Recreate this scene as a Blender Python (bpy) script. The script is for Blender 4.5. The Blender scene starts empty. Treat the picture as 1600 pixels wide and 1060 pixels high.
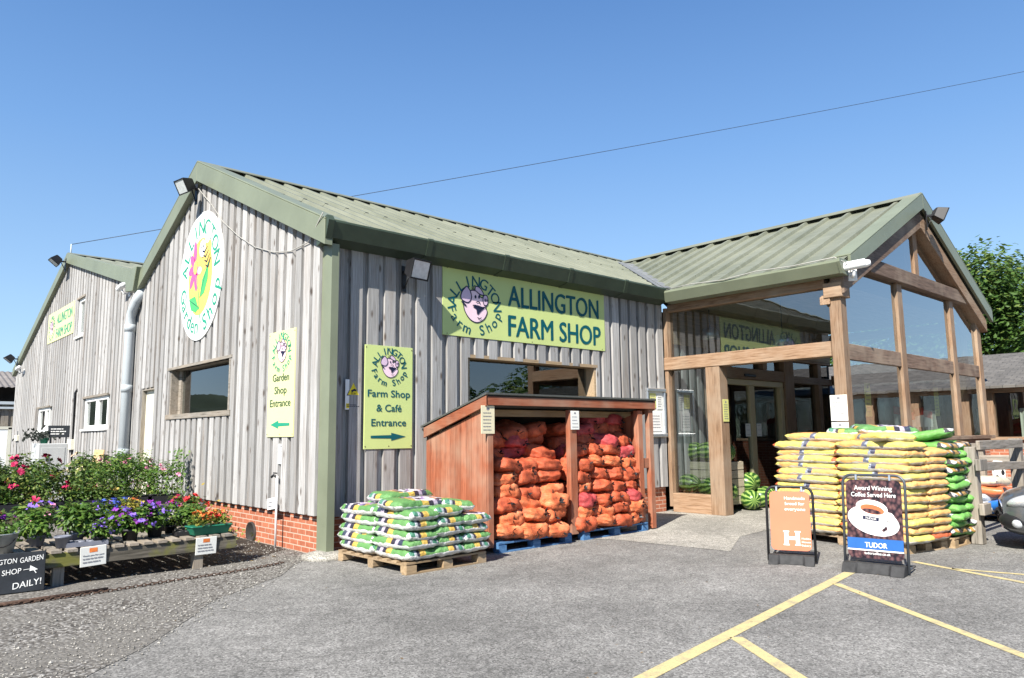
import bpy, bmesh, math, random
from mathutils import Vector, Matrix, noise
R = math.radians
sc = bpy.context.scene
COL = sc.collection
rng = random.Random(7)

# ---------------------------------------------------------------- camera
cam = bpy.data.cameras.new('camera'); camo = bpy.data.objects.new('camera', cam); COL.objects.link(camo)
F, YAW, PIT, ROL = 1153.83, 0.739722, 0.129332, -0.011229
cam.sensor_width = 36; cam.lens = 36 * F / 1600; cam.clip_end = 3000; cam.clip_start = .05
fw = Vector((math.sin(YAW) * math.cos(PIT), math.cos(YAW) * math.cos(PIT), math.sin(PIT)))
rt = Vector((math.cos(YAW), -math.sin(YAW), 0)); up = rt.cross(fw)
r2 = rt * math.cos(ROL) + up * math.sin(ROL); u2 = -rt * math.sin(ROL) + up * math.cos(ROL)
m3 = Matrix((r2, u2, -fw)).transposed()
camo.matrix_world = Matrix.Translation((-4.8563, -9.1726, 1.565)) @ m3.to_4x4()
sc.camera = camo
# ---------------------------------------------------------------- world, sun, exposure
TO_SUN = Vector((-2.3, -1.0, 2.3)).normalized()
EL = math.asin(TO_SUN.z); AZ = math.atan2(TO_SUN.x, TO_SUN.y)
w = bpy.data.worlds.new('World'); sc.world = w; w.use_nodes = True
nt = w.node_tree; bg = nt.nodes['Background']
sky = nt.nodes.new('ShaderNodeTexSky'); sky.sky_type = 'NISHITA'; sky.sun_disc = False
sky.sun_elevation = EL; sky.sun_rotation = AZ; sky.air_density = 1.0; sky.dust_density = .0; sky.ozone_density = 3.2
tc = nt.nodes.new('ShaderNodeTexCoord'); sz = nt.nodes.new('ShaderNodeSeparateXYZ'); nt.links.new(tc.outputs['Generated'], sz.inputs[0])
cr = nt.nodes.new('ShaderNodeValToRGB'); nt.links.new(sz.outputs[2], cr.inputs[0]); els = cr.color_ramp.elements
for _ in range(3): els.new(.5)
for e_, (p_, c_) in zip(els, ((0.0, (.43, .66, .93)), (.16, (.36, .60, .92)), (.36, (.19, .42, .84)), (.56, (.085, .25, .63)), (1.0, (.04, .14, .45)))): e_.position = p_; e_.color = (*c_, 1)
mu = nt.nodes.new('ShaderNodeMix'); mu.data_type = 'RGBA'; mu.blend_type = 'MULTIPLY'; mu.inputs[0].default_value = 1; nt.links.new(cr.outputs[0], mu.inputs[6]); mu.inputs[7].default_value = (3.9, 3.9, 3.9, 1)
mi_ = nt.nodes.new('ShaderNodeMix'); mi_.data_type = 'RGBA'; mi_.inputs[0].default_value = .72; nt.links.new(sky.outputs[0], mi_.inputs[6]); nt.links.new(mu.outputs[2], mi_.inputs[7]); nt.links.new(mi_.outputs[2], bg.inputs[0]); bg.inputs[1].default_value = 0.112
sl = bpy.data.lights.new('sun', 'SUN'); sl.energy = 5.0; sl.angle = R(.5); sl.color = (1, .95, .86)
so = bpy.data.objects.new('sun', sl); COL.objects.link(so); so.rotation_euler = (-TO_SUN).to_track_quat('-Z', 'Y').to_euler()
vs = sc.view_settings; vs.view_transform = 'Standard'; vs.look = 'None'; vs.exposure = 1.1; vs.gamma = 1
sc.cycles.max_bounces = 8; sc.cycles.transparent_max_bounces = 24

# ---------------------------------------------------------------- node helpers
class NT:
    def __init__(s, name):
        s.m = bpy.data.materials.new(name); s.m.use_nodes = True; s.t = s.m.node_tree
        s.b = s.t.nodes['Principled BSDF']; s.out = s.t.nodes['Material Output']
        s.b.inputs['Specular IOR Level'].default_value = .3
    def n(s, typ, **kw):
        x = s.t.nodes.new('ShaderNode' + typ)
        for k, v in kw.items():
            if k.startswith('i_'):
                x.inputs[int(k[2:])].default_value = v
            else: setattr(x, k, v)
        return x
    def l(s, a, b): s.t.links.new(a, b)
    def coord(s, scale=(1, 1, 1), kind='Object'):
        c = s.n('TexCoord'); mp = s.n('Mapping'); mp.inputs['Scale'].default_value = scale
        s.l(c.outputs[kind], mp.inputs[0]); return mp.outputs[0]
    def noise(s, vec, scale, detail=4, rough=.6):
        x = s.n('TexNoise'); x.inputs['Scale'].default_value = scale; x.inputs['Detail'].default_value = detail
        x.inputs['Roughness'].default_value = rough; s.l(vec, x.inputs['Vector']); return x.outputs['Fac']
    def voro(s, vec, scale, out='Distance', feature='F1'):
        x = s.n('TexVoronoi', feature=feature); x.inputs['Scale'].default_value = scale; s.l(vec, x.inputs['Vector']); return x.outputs[out]
    def ramp(s, fac, stops, interp='LINEAR'):
        x = s.n('ValToRGB'); x.color_ramp.interpolation = interp; e = x.color_ramp.elements
        while len(e) < len(stops): e.new(.5)
        for q, (p, c) in zip(e, stops):
            q.position = p; q.color = (*c, 1) if not isinstance(c, (int, float)) else (c, c, c, 1)
        s.l(fac, x.inputs[0]); return x.outputs[0]
    def mix(s, fac, a, b, mode='MIX'):
        x = s.n('Mix', data_type='RGBA', blend_type=mode)
        for sock, v in ((x.inputs[0], fac), (x.inputs[6], a), (x.inputs[7], b)):
            if isinstance(v, (int, float)): sock.default_value = v
            elif isinstance(v, tuple): sock.default_value = (*v, 1)
            else: s.l(v, sock)
        return x.outputs[2]
    def math(s, op, a, b=0, c=0):
        x = s.n('Math', operation=op)
        for i, v in enumerate((a, b, c)):
            if isinstance(v, (int, float)): x.inputs[i].default_value = v
            else: s.l(v, x.inputs[i])
        return x.outputs[0]
    def attr(s, name='rnd'):
        x = s.n('Attribute', attribute_name=name); return x.outputs['Fac']
    def col(s, c):
        if isinstance(c, tuple): s.b.inputs['Base Color'].default_value = (*c, 1)
        else: s.l(c, s.b.inputs['Base Color'])
    def bump(s, h, strength=.3, dist=.01):
        x = s.n('Bump'); x.inputs['Strength'].default_value = strength; x.inputs['Distance'].default_value = dist
        s.l(h, x.inputs['Height']); s.l(x.outputs[0], s.b.inputs['Normal'])
    def rough(s, v):
        if isinstance(v, (int, float)): s.b.inputs['Roughness'].default_value = v
        else: s.l(v, s.b.inputs['Roughness'])

def sc3(c, k): return tuple(min(1, x * k) for x in c)
def simple(name, c, rough=.6, var=.15, scale=6, stretch=(1, 1, 1), bump=0, bscale=60, metal=0, spec=.3, c2=None, rnd=.0):
    t = NT(name); v = t.coord(stretch)
    f = t.noise(v, scale)
    a, b = (sc3(c, 1 - var), sc3(c, 1 + var)) if c2 is None else (c, c2)
    k = t.ramp(f, [(.3, a), (.7, b)])
    if rnd:
        r = t.math('MULTIPLY_ADD', t.attr(), 2 * rnd, 1 - rnd)
        k = t.mix(1.0, k, r, 'MULTIPLY')
    t.col(k); t.rough(rough); t.b.inputs['Metallic'].default_value = metal; t.b.inputs['Specular IOR Level'].default_value = spec
    if bump: t.bump(t.noise(t.coord(stretch), bscale, 3), bump, .006)
    return t.m

M = {}
# weathered silver board cladding
t = NT('weathered_board'); v = t.coord((1, 1, 1)); r = t.attr()
off = t.n('CombineXYZ'); t.l(t.math('MULTIPLY', r, 37.0), off.inputs[2]); add = t.n('VectorMath', operation='ADD'); t.l(v, add.inputs[0]); t.l(off.outputs[0], add.inputs[1])
mp = t.n('Mapping'); mp.inputs['Scale'].default_value = (34, 34, .8); t.l(add.outputs[0], mp.inputs[0])
g = t.noise(mp.outputs[0], 2.2, 6, .65)
c = t.ramp(g, [(.22, (.095, .088, .083)), (.35, (.225, .216, .208)), (.52, (.35, .343, .336)), (.8, (.485, .48, .474))])
c = t.mix(1.0, c, t.math('MULTIPLY_ADD', r, .42, .78), 'MULTIPLY')
mp2 = t.n('Mapping'); mp2.inputs['Scale'].default_value = (4, 4, .45); t.l(add.outputs[0], mp2.inputs[0])
br = t.ramp(t.noise(mp2.outputs[0], 1.3, 4), [(.52, 0.0), (.78, .5)])
c = t.mix(br, c, (.20, .14, .095))
mp3 = t.n('Mapping'); mp3.inputs['Scale'].default_value = (6.5, 6.5, 2.6); t.l(add.outputs[0], mp3.inputs[0])
kd = t.voro(mp3.outputs[0], 1.0); kn = t.ramp(kd, [(.07, 1.0), (.13, .55), (.2, 0.0)])
c = t.mix(t.math('MULTIPLY', kn, .8), c, (.07, .045, .03))
t.col(c); t.rough(.85); t.b.inputs['Specular IOR Level'].default_value = .2
t.bump(t.math('SUBTRACT', g, t.math('MULTIPLY', kn, .4)), .35, .008); M['board'] = t.m

def oak(name, st, a, b, d):
    t = NT(name); v = t.coord(st); g = t.noise(v, 3.0, 6, .65); g2 = t.noise(t.coord((1, 1, 1)), 1.2, 3)
    c = t.ramp(g, [(.28, d), (.45, a), (.72, b)]); c = t.mix(t.ramp(g2, [(.45, 0.0), (.7, .6)]), c, (.34, .27, .20))
    c = t.mix(1.0, c, t.math('MULTIPLY_ADD', t.attr(), .3, .85), 'MULTIPLY')
    t.col(c); t.rough(.7); t.bump(g, .3, .006); return t.m
OA = ((.245, .150, .088), (.36, .245, .165), (.10, .055, .034))
M['oak_x'] = oak('oak_grain_x', (.9, 14, 14), *OA); M['oak_y'] = oak('oak_grain_y', (14, .9, 14), *OA); M['oak_z'] = oak('oak_grain_z', (14, 14, .9), *OA)
DK = ((.13, .085, .06), (.22, .15, .11), (.05, .032, .024))
M['darkoak'] = oak('dark_weathered_oak', (.9, 14, 14), *DK)
SH = ((.27, .082, .040), (.35, .124, .066), (.13, .036, .020))
M['shed_z'] = oak('stained_shed_board', (14, 14, .9), *SH); M['shed_x'] = oak('stained_shed_rail', (.9, 14, 14), *SH); M['shed_y'] = oak('stained_shed_barge', (14, .9, 14), *SH)
RW = ((.30, .21, .12), (.42, .31, .19), (.16, .11, .06))
M['pine_x'] = oak('bare_pine', (.9, 12, 12), *RW)
GW = ((.20, .18, .15), (.31, .28, .25), (.08, .07, .06))
M['grey_x'] = oak('grey_old_rail', (.9, 12, 12), *GW); M['grey_z'] = oak('grey_old_post', (12, 12, .9), *GW); M['grey_y'] = oak('grey_old_slat', (12, .9, 12), *GW)
# mossy bench board
t = NT('mossy_board'); g = t.noise(t.coord((1, 14, 14)), 3, 5); c = t.ramp(g, [(.3, (.05, .045, .035)), (.7, (.17, .15, .12))])
c = t.mix(t.ramp(t.noise(t.coord(), 2.6, 3), [(.5, 0.0), (.62, .8)]), c, (.16, .16, .03)); t.col(c); t.rough(.9); t.bump(g, .3); M['mossy'] = t.m
M['bluepallet'] = simple('blue_pallet_paint', (.03, .10, .24), .7, .5, 9, (1, 6, 6), .3, c2=(.10, .22, .40))

# roof sheet
t = NT('olive_roof_sheet'); v = t.coord(); f = t.noise(v, .6, 5); f2 = t.noise(t.coord((6, .5, .5)), 2.0, 4)
c = t.ramp(f, [(.3, (.125, .135, .098)), (.7, (.195, .203, .152))]); c = t.mix(t.ramp(f2, [(.45, 0.0), (.75, .4)]), c, (.25, .26, .205))
c = t.mix(t.ramp(t.voro(v, 3.2), [(.03, .85), (.06, 0.0)]), c, (.06, .07, .045))
t.col(c); t.rough(.5); t.b.inputs['Specular IOR Level'].default_value = .35; t.bump(t.noise(v, 4, 3), .08); M['roof'] = t.m
M['barge'] = simple('olive_flashing', (.175, .195, .135), .42, .1, 1.5, bump=.05, bscale=3)
M['gutter'] = simple('dark_green_gutter', (.045, .062, .042), .38, .2, 2.0, bump=.04, bscale=3)
M['lead'] = simple('grey_valley_flashing', (.17, .175, .172), .6, .2, 4)
M['pvc'] = simple('grey_plastic_pipe', (.42, .46, .49), .4, .08, 2)
M['white'] = simple('white_paint', (.78, .78, .76), .45, .04, 5)
M['whiteplastic'] = simple('white_plastic', (.8, .8, .8), .35, .04, 5)
M['cabgrey'] = simple('pale_grey_enamel', (.44, .45, .45), .45, .08, 3)
M['cream'] = simple('cream_door_paint', (.62, .60, .50), .5, .05, 3)
M['doorframe'] = simple('straw_door_frame', (.50, .42, .25), .45, .06, 3)
M['black'] = simple('black_plastic', (.018, .018, .02), .4, .2, 5)
M['rubber'] = simple('rubber_base', (.035, .035, .036), .75, .35, 12, bump=.2)
M['tubegrey'] = simple('grey_steel_tube', (.09, .10, .115), .35, .15, 5, metal=.4)
M['alu'] = simple('brushed_aluminium', (.62, .64, .66), .3, .08, 5, metal=.85)
M['lampglass'] = simple('lamp_lens', (.55, .58, .58), .12, .15, 14, spec=.7)
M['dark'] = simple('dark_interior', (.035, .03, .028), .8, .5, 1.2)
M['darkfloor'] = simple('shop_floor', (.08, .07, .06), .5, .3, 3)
M['ceil'] = simple('ceiling_boards', (.34, .25, .16), .7, .3, 3, (1, 12, 12))
M['cable'] = simple('pale_cable', (.36, .35, .32), .5, .1)
M['wire'] = simple('dark_wire', (.03, .03, .035), .5, .1)
M['rust'] = simple('rusty_steel', (.065, .038, .027), .85, .5, 40)
M['signgreen'] = simple('lime_sign_board', (.50, .585, .225), .4, .04, 1.5)
M['signyellow'] = simple('pale_yellow_sign_board', (.64, .635, .32), .4, .04, 1.5)
M['teal'] = simple('teal_lettering', (.0, .085, .105), .45, .1)
M['tealgreen'] = simple('green_lettering', (.02, .28, .17), .45, .1)
M['darkgreen'] = simple('dark_green_lettering', (.035, .085, .04), .45, .1)
M['ink'] = simple('navy_line', (.012, .016, .045), .45, .1)
M['pig'] = simple('pink_print', (.78, .58, .66), .45, .06, 3)
M['pigear'] = simple('mauve_print', (.60, .45, .58), .45, .06, 3)
M['flower'] = simple('magenta_print', (.72, .10, .28), .45, .06)
M['sunyel'] = simple('yellow_print', (.80, .56, .12), .45, .06)
M['leafprint'] = simple('green_print', (.07, .42, .13), .45, .06)
M['warn'] = simple('warning_yellow', (.80, .62, .02), .45, .06)
M['paper'] = simple('paper_notice', (.72, .72, .68), .7, .04)
M['creampaper'] = simple('cream_notice', (.66, .60, .42), .7, .05)
M['yelpaper'] = simple('yellow_notice', (.62, .62, .22), .7, .05)
M['greyink'] = simple('grey_print', (.22, .22, .24), .7, .1)
M['slateboard'] = simple('chalkboard', (.022, .026, .032), .75, .35, 5)
M['chalk'] = simple('chalk', (.75, .75, .73), .9, .15, 60)
M['orangeprint'] = simple('orange_print', (.56, .18, .10), .4, .05, 3)
M['blueprint'] = simple('blue_print', (.025, .11, .34), .4, .06)
M['teaprint'] = simple('tea_print', (.47, .135, .055), .35, .1, 9)
M['cupwhite'] = simple('white_print', (.78, .76, .74), .4, .03)
M['cupshade'] = simple('pale_grey_print', (.55, .53, .52), .4, .04)
t = NT('coffee_bean_print'); v = t.coord((1, 1, .8)); d = t.voro(v, 26); t.col(t.ramp(d, [(.1, (.15, .075, .07)), (.45, (.075, .035, .04)), (.75, (.012, .008, .012))])); t.rough(.4); M['beans'] = t.m

# brick
def brickmat(name, a, b, mortar, ax='xz'):
    t = NT(name); c = t.n('TexCoord'); sp = t.n('SeparateXYZ'); t.l(c.outputs['Object'], sp.inputs[0])
    cb = t.n('CombineXYZ'); t.l(t.math('ADD', sp.outputs[0], sp.outputs[1]), cb.inputs[0]); t.l(sp.outputs[2], cb.inputs[1])
    bt = t.n('TexBrick'); t.l(cb.outputs[0], bt.inputs['Vector']); bt.inputs['Scale'].default_value = 1
    bt.inputs['Brick Width'].default_value = .235; bt.inputs['Row Height'].default_value = .077; bt.inputs['Mortar Size'].default_value = .0085
    bt.inputs['Color1'].default_value = (*a, 1); bt.inputs['Color2'].default_value = (*b, 1); bt.inputs['Mortar'].default_value = (*mortar, 1); bt.inputs['Mortar Smooth'].default_value = .2
    n = t.noise(c.outputs['Object'], 14, 4); k = t.mix(.35, bt.outputs['Color'], t.ramp(n, [(.3, sc3(a, .5)), (.7, sc3(b, 1.3))]))
    t.col(k); t.rough(.85); t.bump(t.math('SUBTRACT', 1, bt.outputs['Fac']), .5, .008); return t.m
M['brick'] = brickmat('red_brick', (.31, .095, .05), (.42, .145, .08), (.56, .46, .37))
# slates
t = NT('grey_slates'); c = t.n('TexCoord'); sp = t.n('SeparateXYZ'); t.l(c.outputs['Object'], sp.inputs[0]); cb = t.n('CombineXYZ'); t.l(sp.outputs[1], cb.inputs[0]); t.l(t.math('MULTIPLY', sp.outputs[0], 1.06), cb.inputs[1])
bt = t.n('TexBrick'); t.l(cb.outputs[0], bt.inputs['Vector']); bt.inputs['Scale'].default_value = 1; bt.inputs['Brick Width'].default_value = .28; bt.inputs['Row Height'].default_value = .16; bt.inputs['Mortar Size'].default_value = .008
bt.inputs['Color1'].default_value = (.095, .088, .08, 1); bt.inputs['Color2'].default_value = (.165, .152, .138, 1); bt.inputs['Mortar'].default_value = (.03, .03, .03, 1)
t.col(t.mix(.4, bt.outputs['Color'], t.ramp(t.noise(c.outputs['Object'], 5, 5), [(.3, (.05, .048, .043)), (.7, (.17, .16, .145))]))); t.rough(.7); t.bump(t.math('SUBTRACT', 1, bt.outputs['Fac']), .6, .02); M['slate'] = t.m
# asphalt
def asphalt(name, dark, light, s1=125, patch=.5):
    t = NT(name); v = t.coord()
    f = t.noise(v, s1, 3, .7); sp = t.voro(v, 74, 'Color'); big = t.noise(v, .55, 5, .62); mid = t.noise(v, 5.5, 4)
    g = t.n('RGBToBW'); t.l(sp, g.inputs[0])
    mixf = t.math('ADD', t.math('MULTIPLY', f, .55), t.math('MULTIPLY', g.outputs[0], .45))
    c = t.ramp(mixf, [(.33, sc3(dark, .5)), (.48, dark), (.60, light), (.76, sc3(light, 1.6))])
    c = t.mix(1.0, c, t.ramp(big, [(.3, .66), (.7, 1.2)]), 'MULTIPLY'); c = t.mix(1.0, c, t.ramp(mid, [(.3, .82), (.7, 1.12)]), 'MULTIPLY')
    st_ = t.noise(t.coord((.35, 1.3, 1)), 1.1, 5, .7); c = t.mix(t.ramp(st_, [(.56, 0.0), (.66, .38)]), c, sc3(dark, .55)); ck = t.voro(t.coord((1, 1, .2)), .62, feature='DISTANCE_TO_EDGE'); c = t.mix(t.math('MULTIPLY', t.ramp(ck, [(.0, .55), (.012, 0.0)]), t.ramp(mid, [(.45, 0.0), (.55, 1.0)])), c, sc3(dark, .35))
    t.col(c); t.rough(.9); t.bump(mixf, .55, .006); return t.m
M['asphalt'] = asphalt('worn_asphalt', (.188, .181, .168), (.250, .241, .225))
M['concrete'] = asphalt('pale_concrete', (.30, .285, .25), (.38, .36, .32), 120)
t = NT('gravel_bed'); v = t.coord(); vc = t.voro(v, 36, 'Color'); vd = t.voro(v, 36); g = t.n('RGBToBW'); t.l(vc, g.inputs[0])
c = t.ramp(g.outputs[0], [(.18, (.05, .046, .041)), (.45, (.15, .142, .13)), (.85, (.36, .345, .32))]); c = t.mix(t.ramp(vd, [(.35, 0.0), (.7, .7)]), c, (.06, .05, .04))
fine = t.noise(v, .9, 5); c = t.mix(t.ramp(fine, [(.42, 0.0), (.6, .8)]), c, t.ramp(t.noise(v, 60, 5, .75), [(.34, (.085, .079, .069)), (.66, (.20, .187, .167))]))
t.col(c); t.rough(.95); t.bump(t.math('SUBTRACT', 1, vd), .7, .012); M['gravel'] = t.m
M['stone'] = simple('loose_stone', (.24, .228, .205), .9, .3, 30, rnd=.45)
M['leaflitter'] = leafmat('fallen_leaf', (.10, .07, .04), (.24, .17, .09), (.34, .30, .20)) if False else simple('fallen_leaf', (.16, .11, .06), .9, .4, 20, rnd=.5)
M['soil'] = simple('dark_soil', (.035, .028, .022), .95, .5, 30, bump=.6)
t = NT('worn_yellow_line'); v = t.coord(); c = t.ramp(t.noise(v, 130, 4, .7), [(.32, (.24, .21, .14)), (.46, (.50, .41, .20)), (.75, (.60, .49, .23))])
c = t.mix(t.ramp(t.noise(v, 7, 6, .7), [(.50, 0.0), (.66, .75)]), c, (.25, .225, .17)); t.col(c); t.rough(.85); t.bump(t.noise(v, 160, 3), .4, .005); M['yline'] = t.m
M['grass'] = simple('meadow_grass', (.05, .08, .025), .9, .4, 3)
M['hill'] = simple('hill_grass', (.03, .045, .022), .95, .4, .02)

def glass(name, f0=.09, tint=(.72, .80, .80), wav=.0):
    t = NT(name); t.t.nodes.remove(t.b)
    ge = t.n('NewGeometry'); dp = t.n('VectorMath', operation='DOT_PRODUCT'); t.l(ge.outputs['Normal'], dp.inputs[0]); t.l(ge.outputs['Incoming'], dp.inputs[1])
    k = t.math('POWER', t.math('SUBTRACT', 1, t.math('ABSOLUTE', dp.outputs['Value'])), 4.0)
    fac = t.math('MULTIPLY_ADD', k, 1 - f0, f0)
    tr = t.n('BsdfTransparent'); tr.inputs[0].default_value = (*tint, 1); gl = t.n('BsdfGlossy'); gl.inputs['Roughness'].default_value = .0
    if wav:
        bp = t.n('Bump'); bp.inputs['Strength'].default_value = wav; bp.inputs['Distance'].default_value = .02; t.l(t.noise(t.coord(), 1.6, 2), bp.inputs['Height']); t.l(bp.outputs[0], gl.inputs['Normal'])
    mx = t.n('MixShader'); t.l(fac, mx.inputs[0]); t.l(tr.outputs[0], mx.inputs[1]); t.l(gl.outputs[0], mx.inputs[2]); t.l(mx.outputs[0], t.out.inputs[0]); return t.m
M['glass'] = glass('window_glass', .19, (.62, .70, .70), .06); M['glass_mid'] = glass('side_glass', .30, (.62, .70, .70), .08); M['glass_bright'] = glass('gable_glass', .50, (.62, .70, .70), .10)

def leafmat(name, a, b, c3=None):
    t = NT(name); r = t.attr(); c = t.ramp(r, [(.05, a), (.75, b), (1.0, c3 or sc3(b, 1.5))])
    t.col(c); t.rough(.5); t.b.inputs['Specular IOR Level'].default_value = .35
    tl = t.n('BsdfTranslucent'); t.l(c, tl.inputs[0]); mx = t.n('MixShader'); mx.inputs[0].default_value = .35
    t.l(t.b.outputs[0], mx.inputs[1]); t.l(tl.outputs[0], mx.inputs[2]); t.l(mx.outputs[0], t.out.inputs[0]); return t.m
M['leaf'] = leafmat('rose_leaf', (.03, .075, .014), (.105, .17, .03), (.24, .27, .06))
M['leaf2'] = leafmat('bright_leaf', (.04, .10, .015), (.12, .22, .035), (.22, .30, .06))
M['leafyel'] = leafmat('yellow_green_leaf', (.12, .15, .02), (.28, .27, .05), (.40, .30, .06))
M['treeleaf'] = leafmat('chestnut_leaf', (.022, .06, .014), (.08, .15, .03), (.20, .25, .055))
M['bark'] = simple('bark', (.09, .065, .045), .9, .35, 8, (4, 4, 1), .5)
M['stem'] = simple('green_stem', (.08, .11, .04), .7, .2)
PET = dict(violet=(.20, .11, .52), purple=(.17, .02, .24), magenta=(.32, .01, .06), yellow=(.62, .46, .12), white=(.52, .48, .50), pink=(.70, .28, .42), red=(.60, .03, .03), orange=(.72, .20, .05), blue=(.06, .10, .42), cream=(.72, .56, .40))
for k, cc in PET.items(): M['pet_' + k] = simple(k + '_petal', cc, .6, .25, 30, rnd=.25)
M['pot'] = simple('black_pot', (.02, .02, .022), .5, .2)
M['greypot'] = simple('grey_pot', (.17, .18, .22), .4, .2)
M['terracotta'] = simple('terracotta_pot', (.40, .15, .075), .7, .15)
M['trough'] = simple('green_trough', (.015, .14, .085), .4, .15)
M['zinc'] = simple('galvanised_zinc', (.33, .36, .37), .45, .3, 7, metal=.45)
# melon
t = NT('striped_melon'); v = t.coord(); sp = t.n('SeparateXYZ'); t.l(v, sp.inputs[0])
an = t.math('ARCTAN2', sp.outputs[1], sp.outputs[2]); nz = t.noise(v, 16, 4)
st = t.math('SINE', t.math('ADD', t.math('MULTIPLY', an, 11), t.math('MULTIPLY', nz, 4.0))); t.col(t.ramp(t.math('MULTIPLY_ADD', st, .5, .5), [(.3, (.02, .07, .014)), (.62, (.10, .21, .04)), (.9, (.27, .38, .10))])); t.rough(.3); M['melon'] = t.m
M['crate'] = simple('pale_wood_crate', (.42, .36, .27), .8, .2, 5, (1, 1, 10))
# bag prints (object space: x along the bag)
def bagmat(name, L, W, T, cols, photo, under, px=(0, 1), seed=0., band=None, side=None, uth=.12):
    t = NT(name); v = t.coord(); sp = t.n('SeparateXYZ'); t.l(v, sp.inputs[0])
    ux = t.math('MULTIPLY_ADD', sp.outputs[0], 1 / L, .5)
    ux = t.math('ADD', ux, t.math('MULTIPLY', t.math('SUBTRACT', t.noise(v, 3.0, 2), .5), .05))
    c = t.ramp(ux, cols, 'CONSTANT')
    sh = t.n('VectorMath', operation='ADD'); t.l(v, sh.inputs[0]); sh.inputs[1].default_value = (seed, seed * 2, 0)
    vc = t.n('TexVoronoi'); vc.inputs['Scale'].default_value = 13; t.l(sh.outputs[0], vc.inputs['Vector']); g = t.n('RGBToBW'); t.l(vc.outputs['Color'], g.inputs[0])
    pc = t.ramp(g.outputs[0], photo, 'CONSTANT')
    f1 = t.math('MULTIPLY', t.math('GREATER_THAN', ux, px[0]), t.math('LESS_THAN', ux, px[1])); c = t.mix(f1, c, pc)
    if band is not None:   # diagonal light band
        dgl = t.math('ADD', t.math('MULTIPLY', sp.outputs[0], 1.0), t.math('MULTIPLY', sp.outputs[2], band[1])); dd = t.math('ABSOLUTE', t.math('SUBTRACT', dgl, band[0])); c = t.mix(t.math('LESS_THAN', dd, band[2]), c, band[3])
    if side:
        sf = t.math('GREATER_THAN', t.math('ABSOLUTE', sp.outputs[1]), W * .405); c = t.mix(sf, c, t.ramp(ux, side, 'CONSTANT'))
        uy = t.math('MULTIPLY_ADD', sp.outputs[1], 1 / W, .5); c = t.mix(t.math('GREATER_THAN', t.math('ABSOLUTE', sp.outputs[0]), L * .455), c, t.ramp(uy, [(0, (.115, .265, .085)), (.42, (.54, .36, .08)), (.60, (.035, .03, .045)), (.68, (.30, .33, .36)), (.76, (.06, .20, .13)), (.9, (.62, .6, .62))], 'CONSTANT'))
    uf = t.math('LESS_THAN', t.math('ADD', sp.outputs[2], t.math('MULTIPLY', t.math('SUBTRACT', t.noise(v, 6, 2), .5), T * .5)), -T * uth)
    c = t.mix(uf, c, under); t.col(c); t.rough(.33); t.b.inputs['Specular IOR Level'].default_value = .45
    t.bump(t.noise(t.coord((1, 2.2, 2.2)), 10, 5, .65), .95, .03); return t.m
WHT = (.62, .62, .60)
M['bag_a'] = bagmat('compost_bag_print', .80, .45, .13, [(0, (.115, .265, .085)), (.25, (.54, .36, .08)), (.34, (.03, .025, .04)), (.93, (.115, .265, .085))],
    [(0, (.045, .04, .06)), (.34, (.60, .55, .62)), (.50, (.30, .20, .40)), (.60, (.62, .60, .62)), (.74, (.05, .05, .06)), (.82, (.48, .25, .10)), (.88, (.62, .6, .62))], WHT, (.34, .93), side=[(0, (.115, .265, .085)), (.42, (.54, .36, .08)), (.56, (.035, .03, .045)), (.66, (.40, .34, .42)), (.74, (.04, .05, .08)), (.84, (.115, .265, .085))], uth=.02)
YE = (.70, .58, .15)
M['bag_y'] = bagmat('yellow_bag_print', 1.04, .5, .115, [(0, YE), (.60, (.70, .38, .13)), (.93, YE)], [(0, (.12, .13, .18)), (.45, (.32, .36, .42)), (.75, (.05, .05, .08))], (.50, .47, .42), (.52, .60), .3)
M['bag_o'] = bagmat('orange_ended_bag_print', 1.04, .5, .115, [(0, (.70, .40, .14)), (.42, YE), (.95, (.50, .12, .05))], [(0, (.12, .13, .18)), (.4, (.34, .38, .46)), (.75, (.05, .05, .08))], (.52, .49, .42), (.40, .50), .7)
GR = (.13, .34, .07)
M['bag_g'] = bagmat('green_bag_print', .80, .42, .125, [(0, GR), (.72, (.16, .40, .09))], [(0, (.03, .03, .035)), (.4, (.45, .26, .08)), (.7, (.5, .5, .5))], (.08, .27, .05), (-1, .13), 1.1, (.18, -1.4, .045, (.62, .68, .66)))
def netmat(name, a, b, d):
    t = NT(name); v = t.coord(); n1 = t.noise(v, 5, 4); c = t.ramp(n1, [(.3, d), (.48, a), (.7, b)])
    c = t.mix(1.0, c, t.math('MULTIPLY_ADD', t.attr(), .5, .75), 'MULTIPLY')
    wv = t.n('TexWave', wave_type='BANDS', bands_direction='DIAGONAL'); wv.inputs['Scale'].default_value = 42; wv.inputs['Distortion'].default_value = 2.0; t.l(v, wv.inputs[0])
    c = t.mix(.22, c, t.ramp(wv.outputs['Fac'], [(.3, sc3(d, .6)), (.7, b)])); t.col(c); t.rough(.55)
    t.bump(t.math('ADD', t.noise(v, 24, 4), t.math('MULTIPLY', wv.outputs['Fac'], .25)), .6, .012); return t.m
M['net_o'] = netmat('orange_net', (.66, .145, .05), (.84, .34, .17), (.27, .045, .018))
M['net_r'] = netmat('russet_shaded_net', (.46, .085, .034), (.64, .17, .08), (.19, .034, .018))  # darker orange net, deepened to carry the shade inside the shed
M['net_c'] = netmat('crimson_net', (.44, .05, .055), (.64, .16, .15), (.18, .018, .022))
for k, cc in dict(bagcream=(.62, .56, .42), bagorange=(.60, .16, .06), baggrey=(.42, .44, .47), bagblue=(.02, .16, .52)).items(): M[k] = simple(k + '_plastic', cc, .35, .2, 6, bump=.4, bscale=9)
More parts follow.
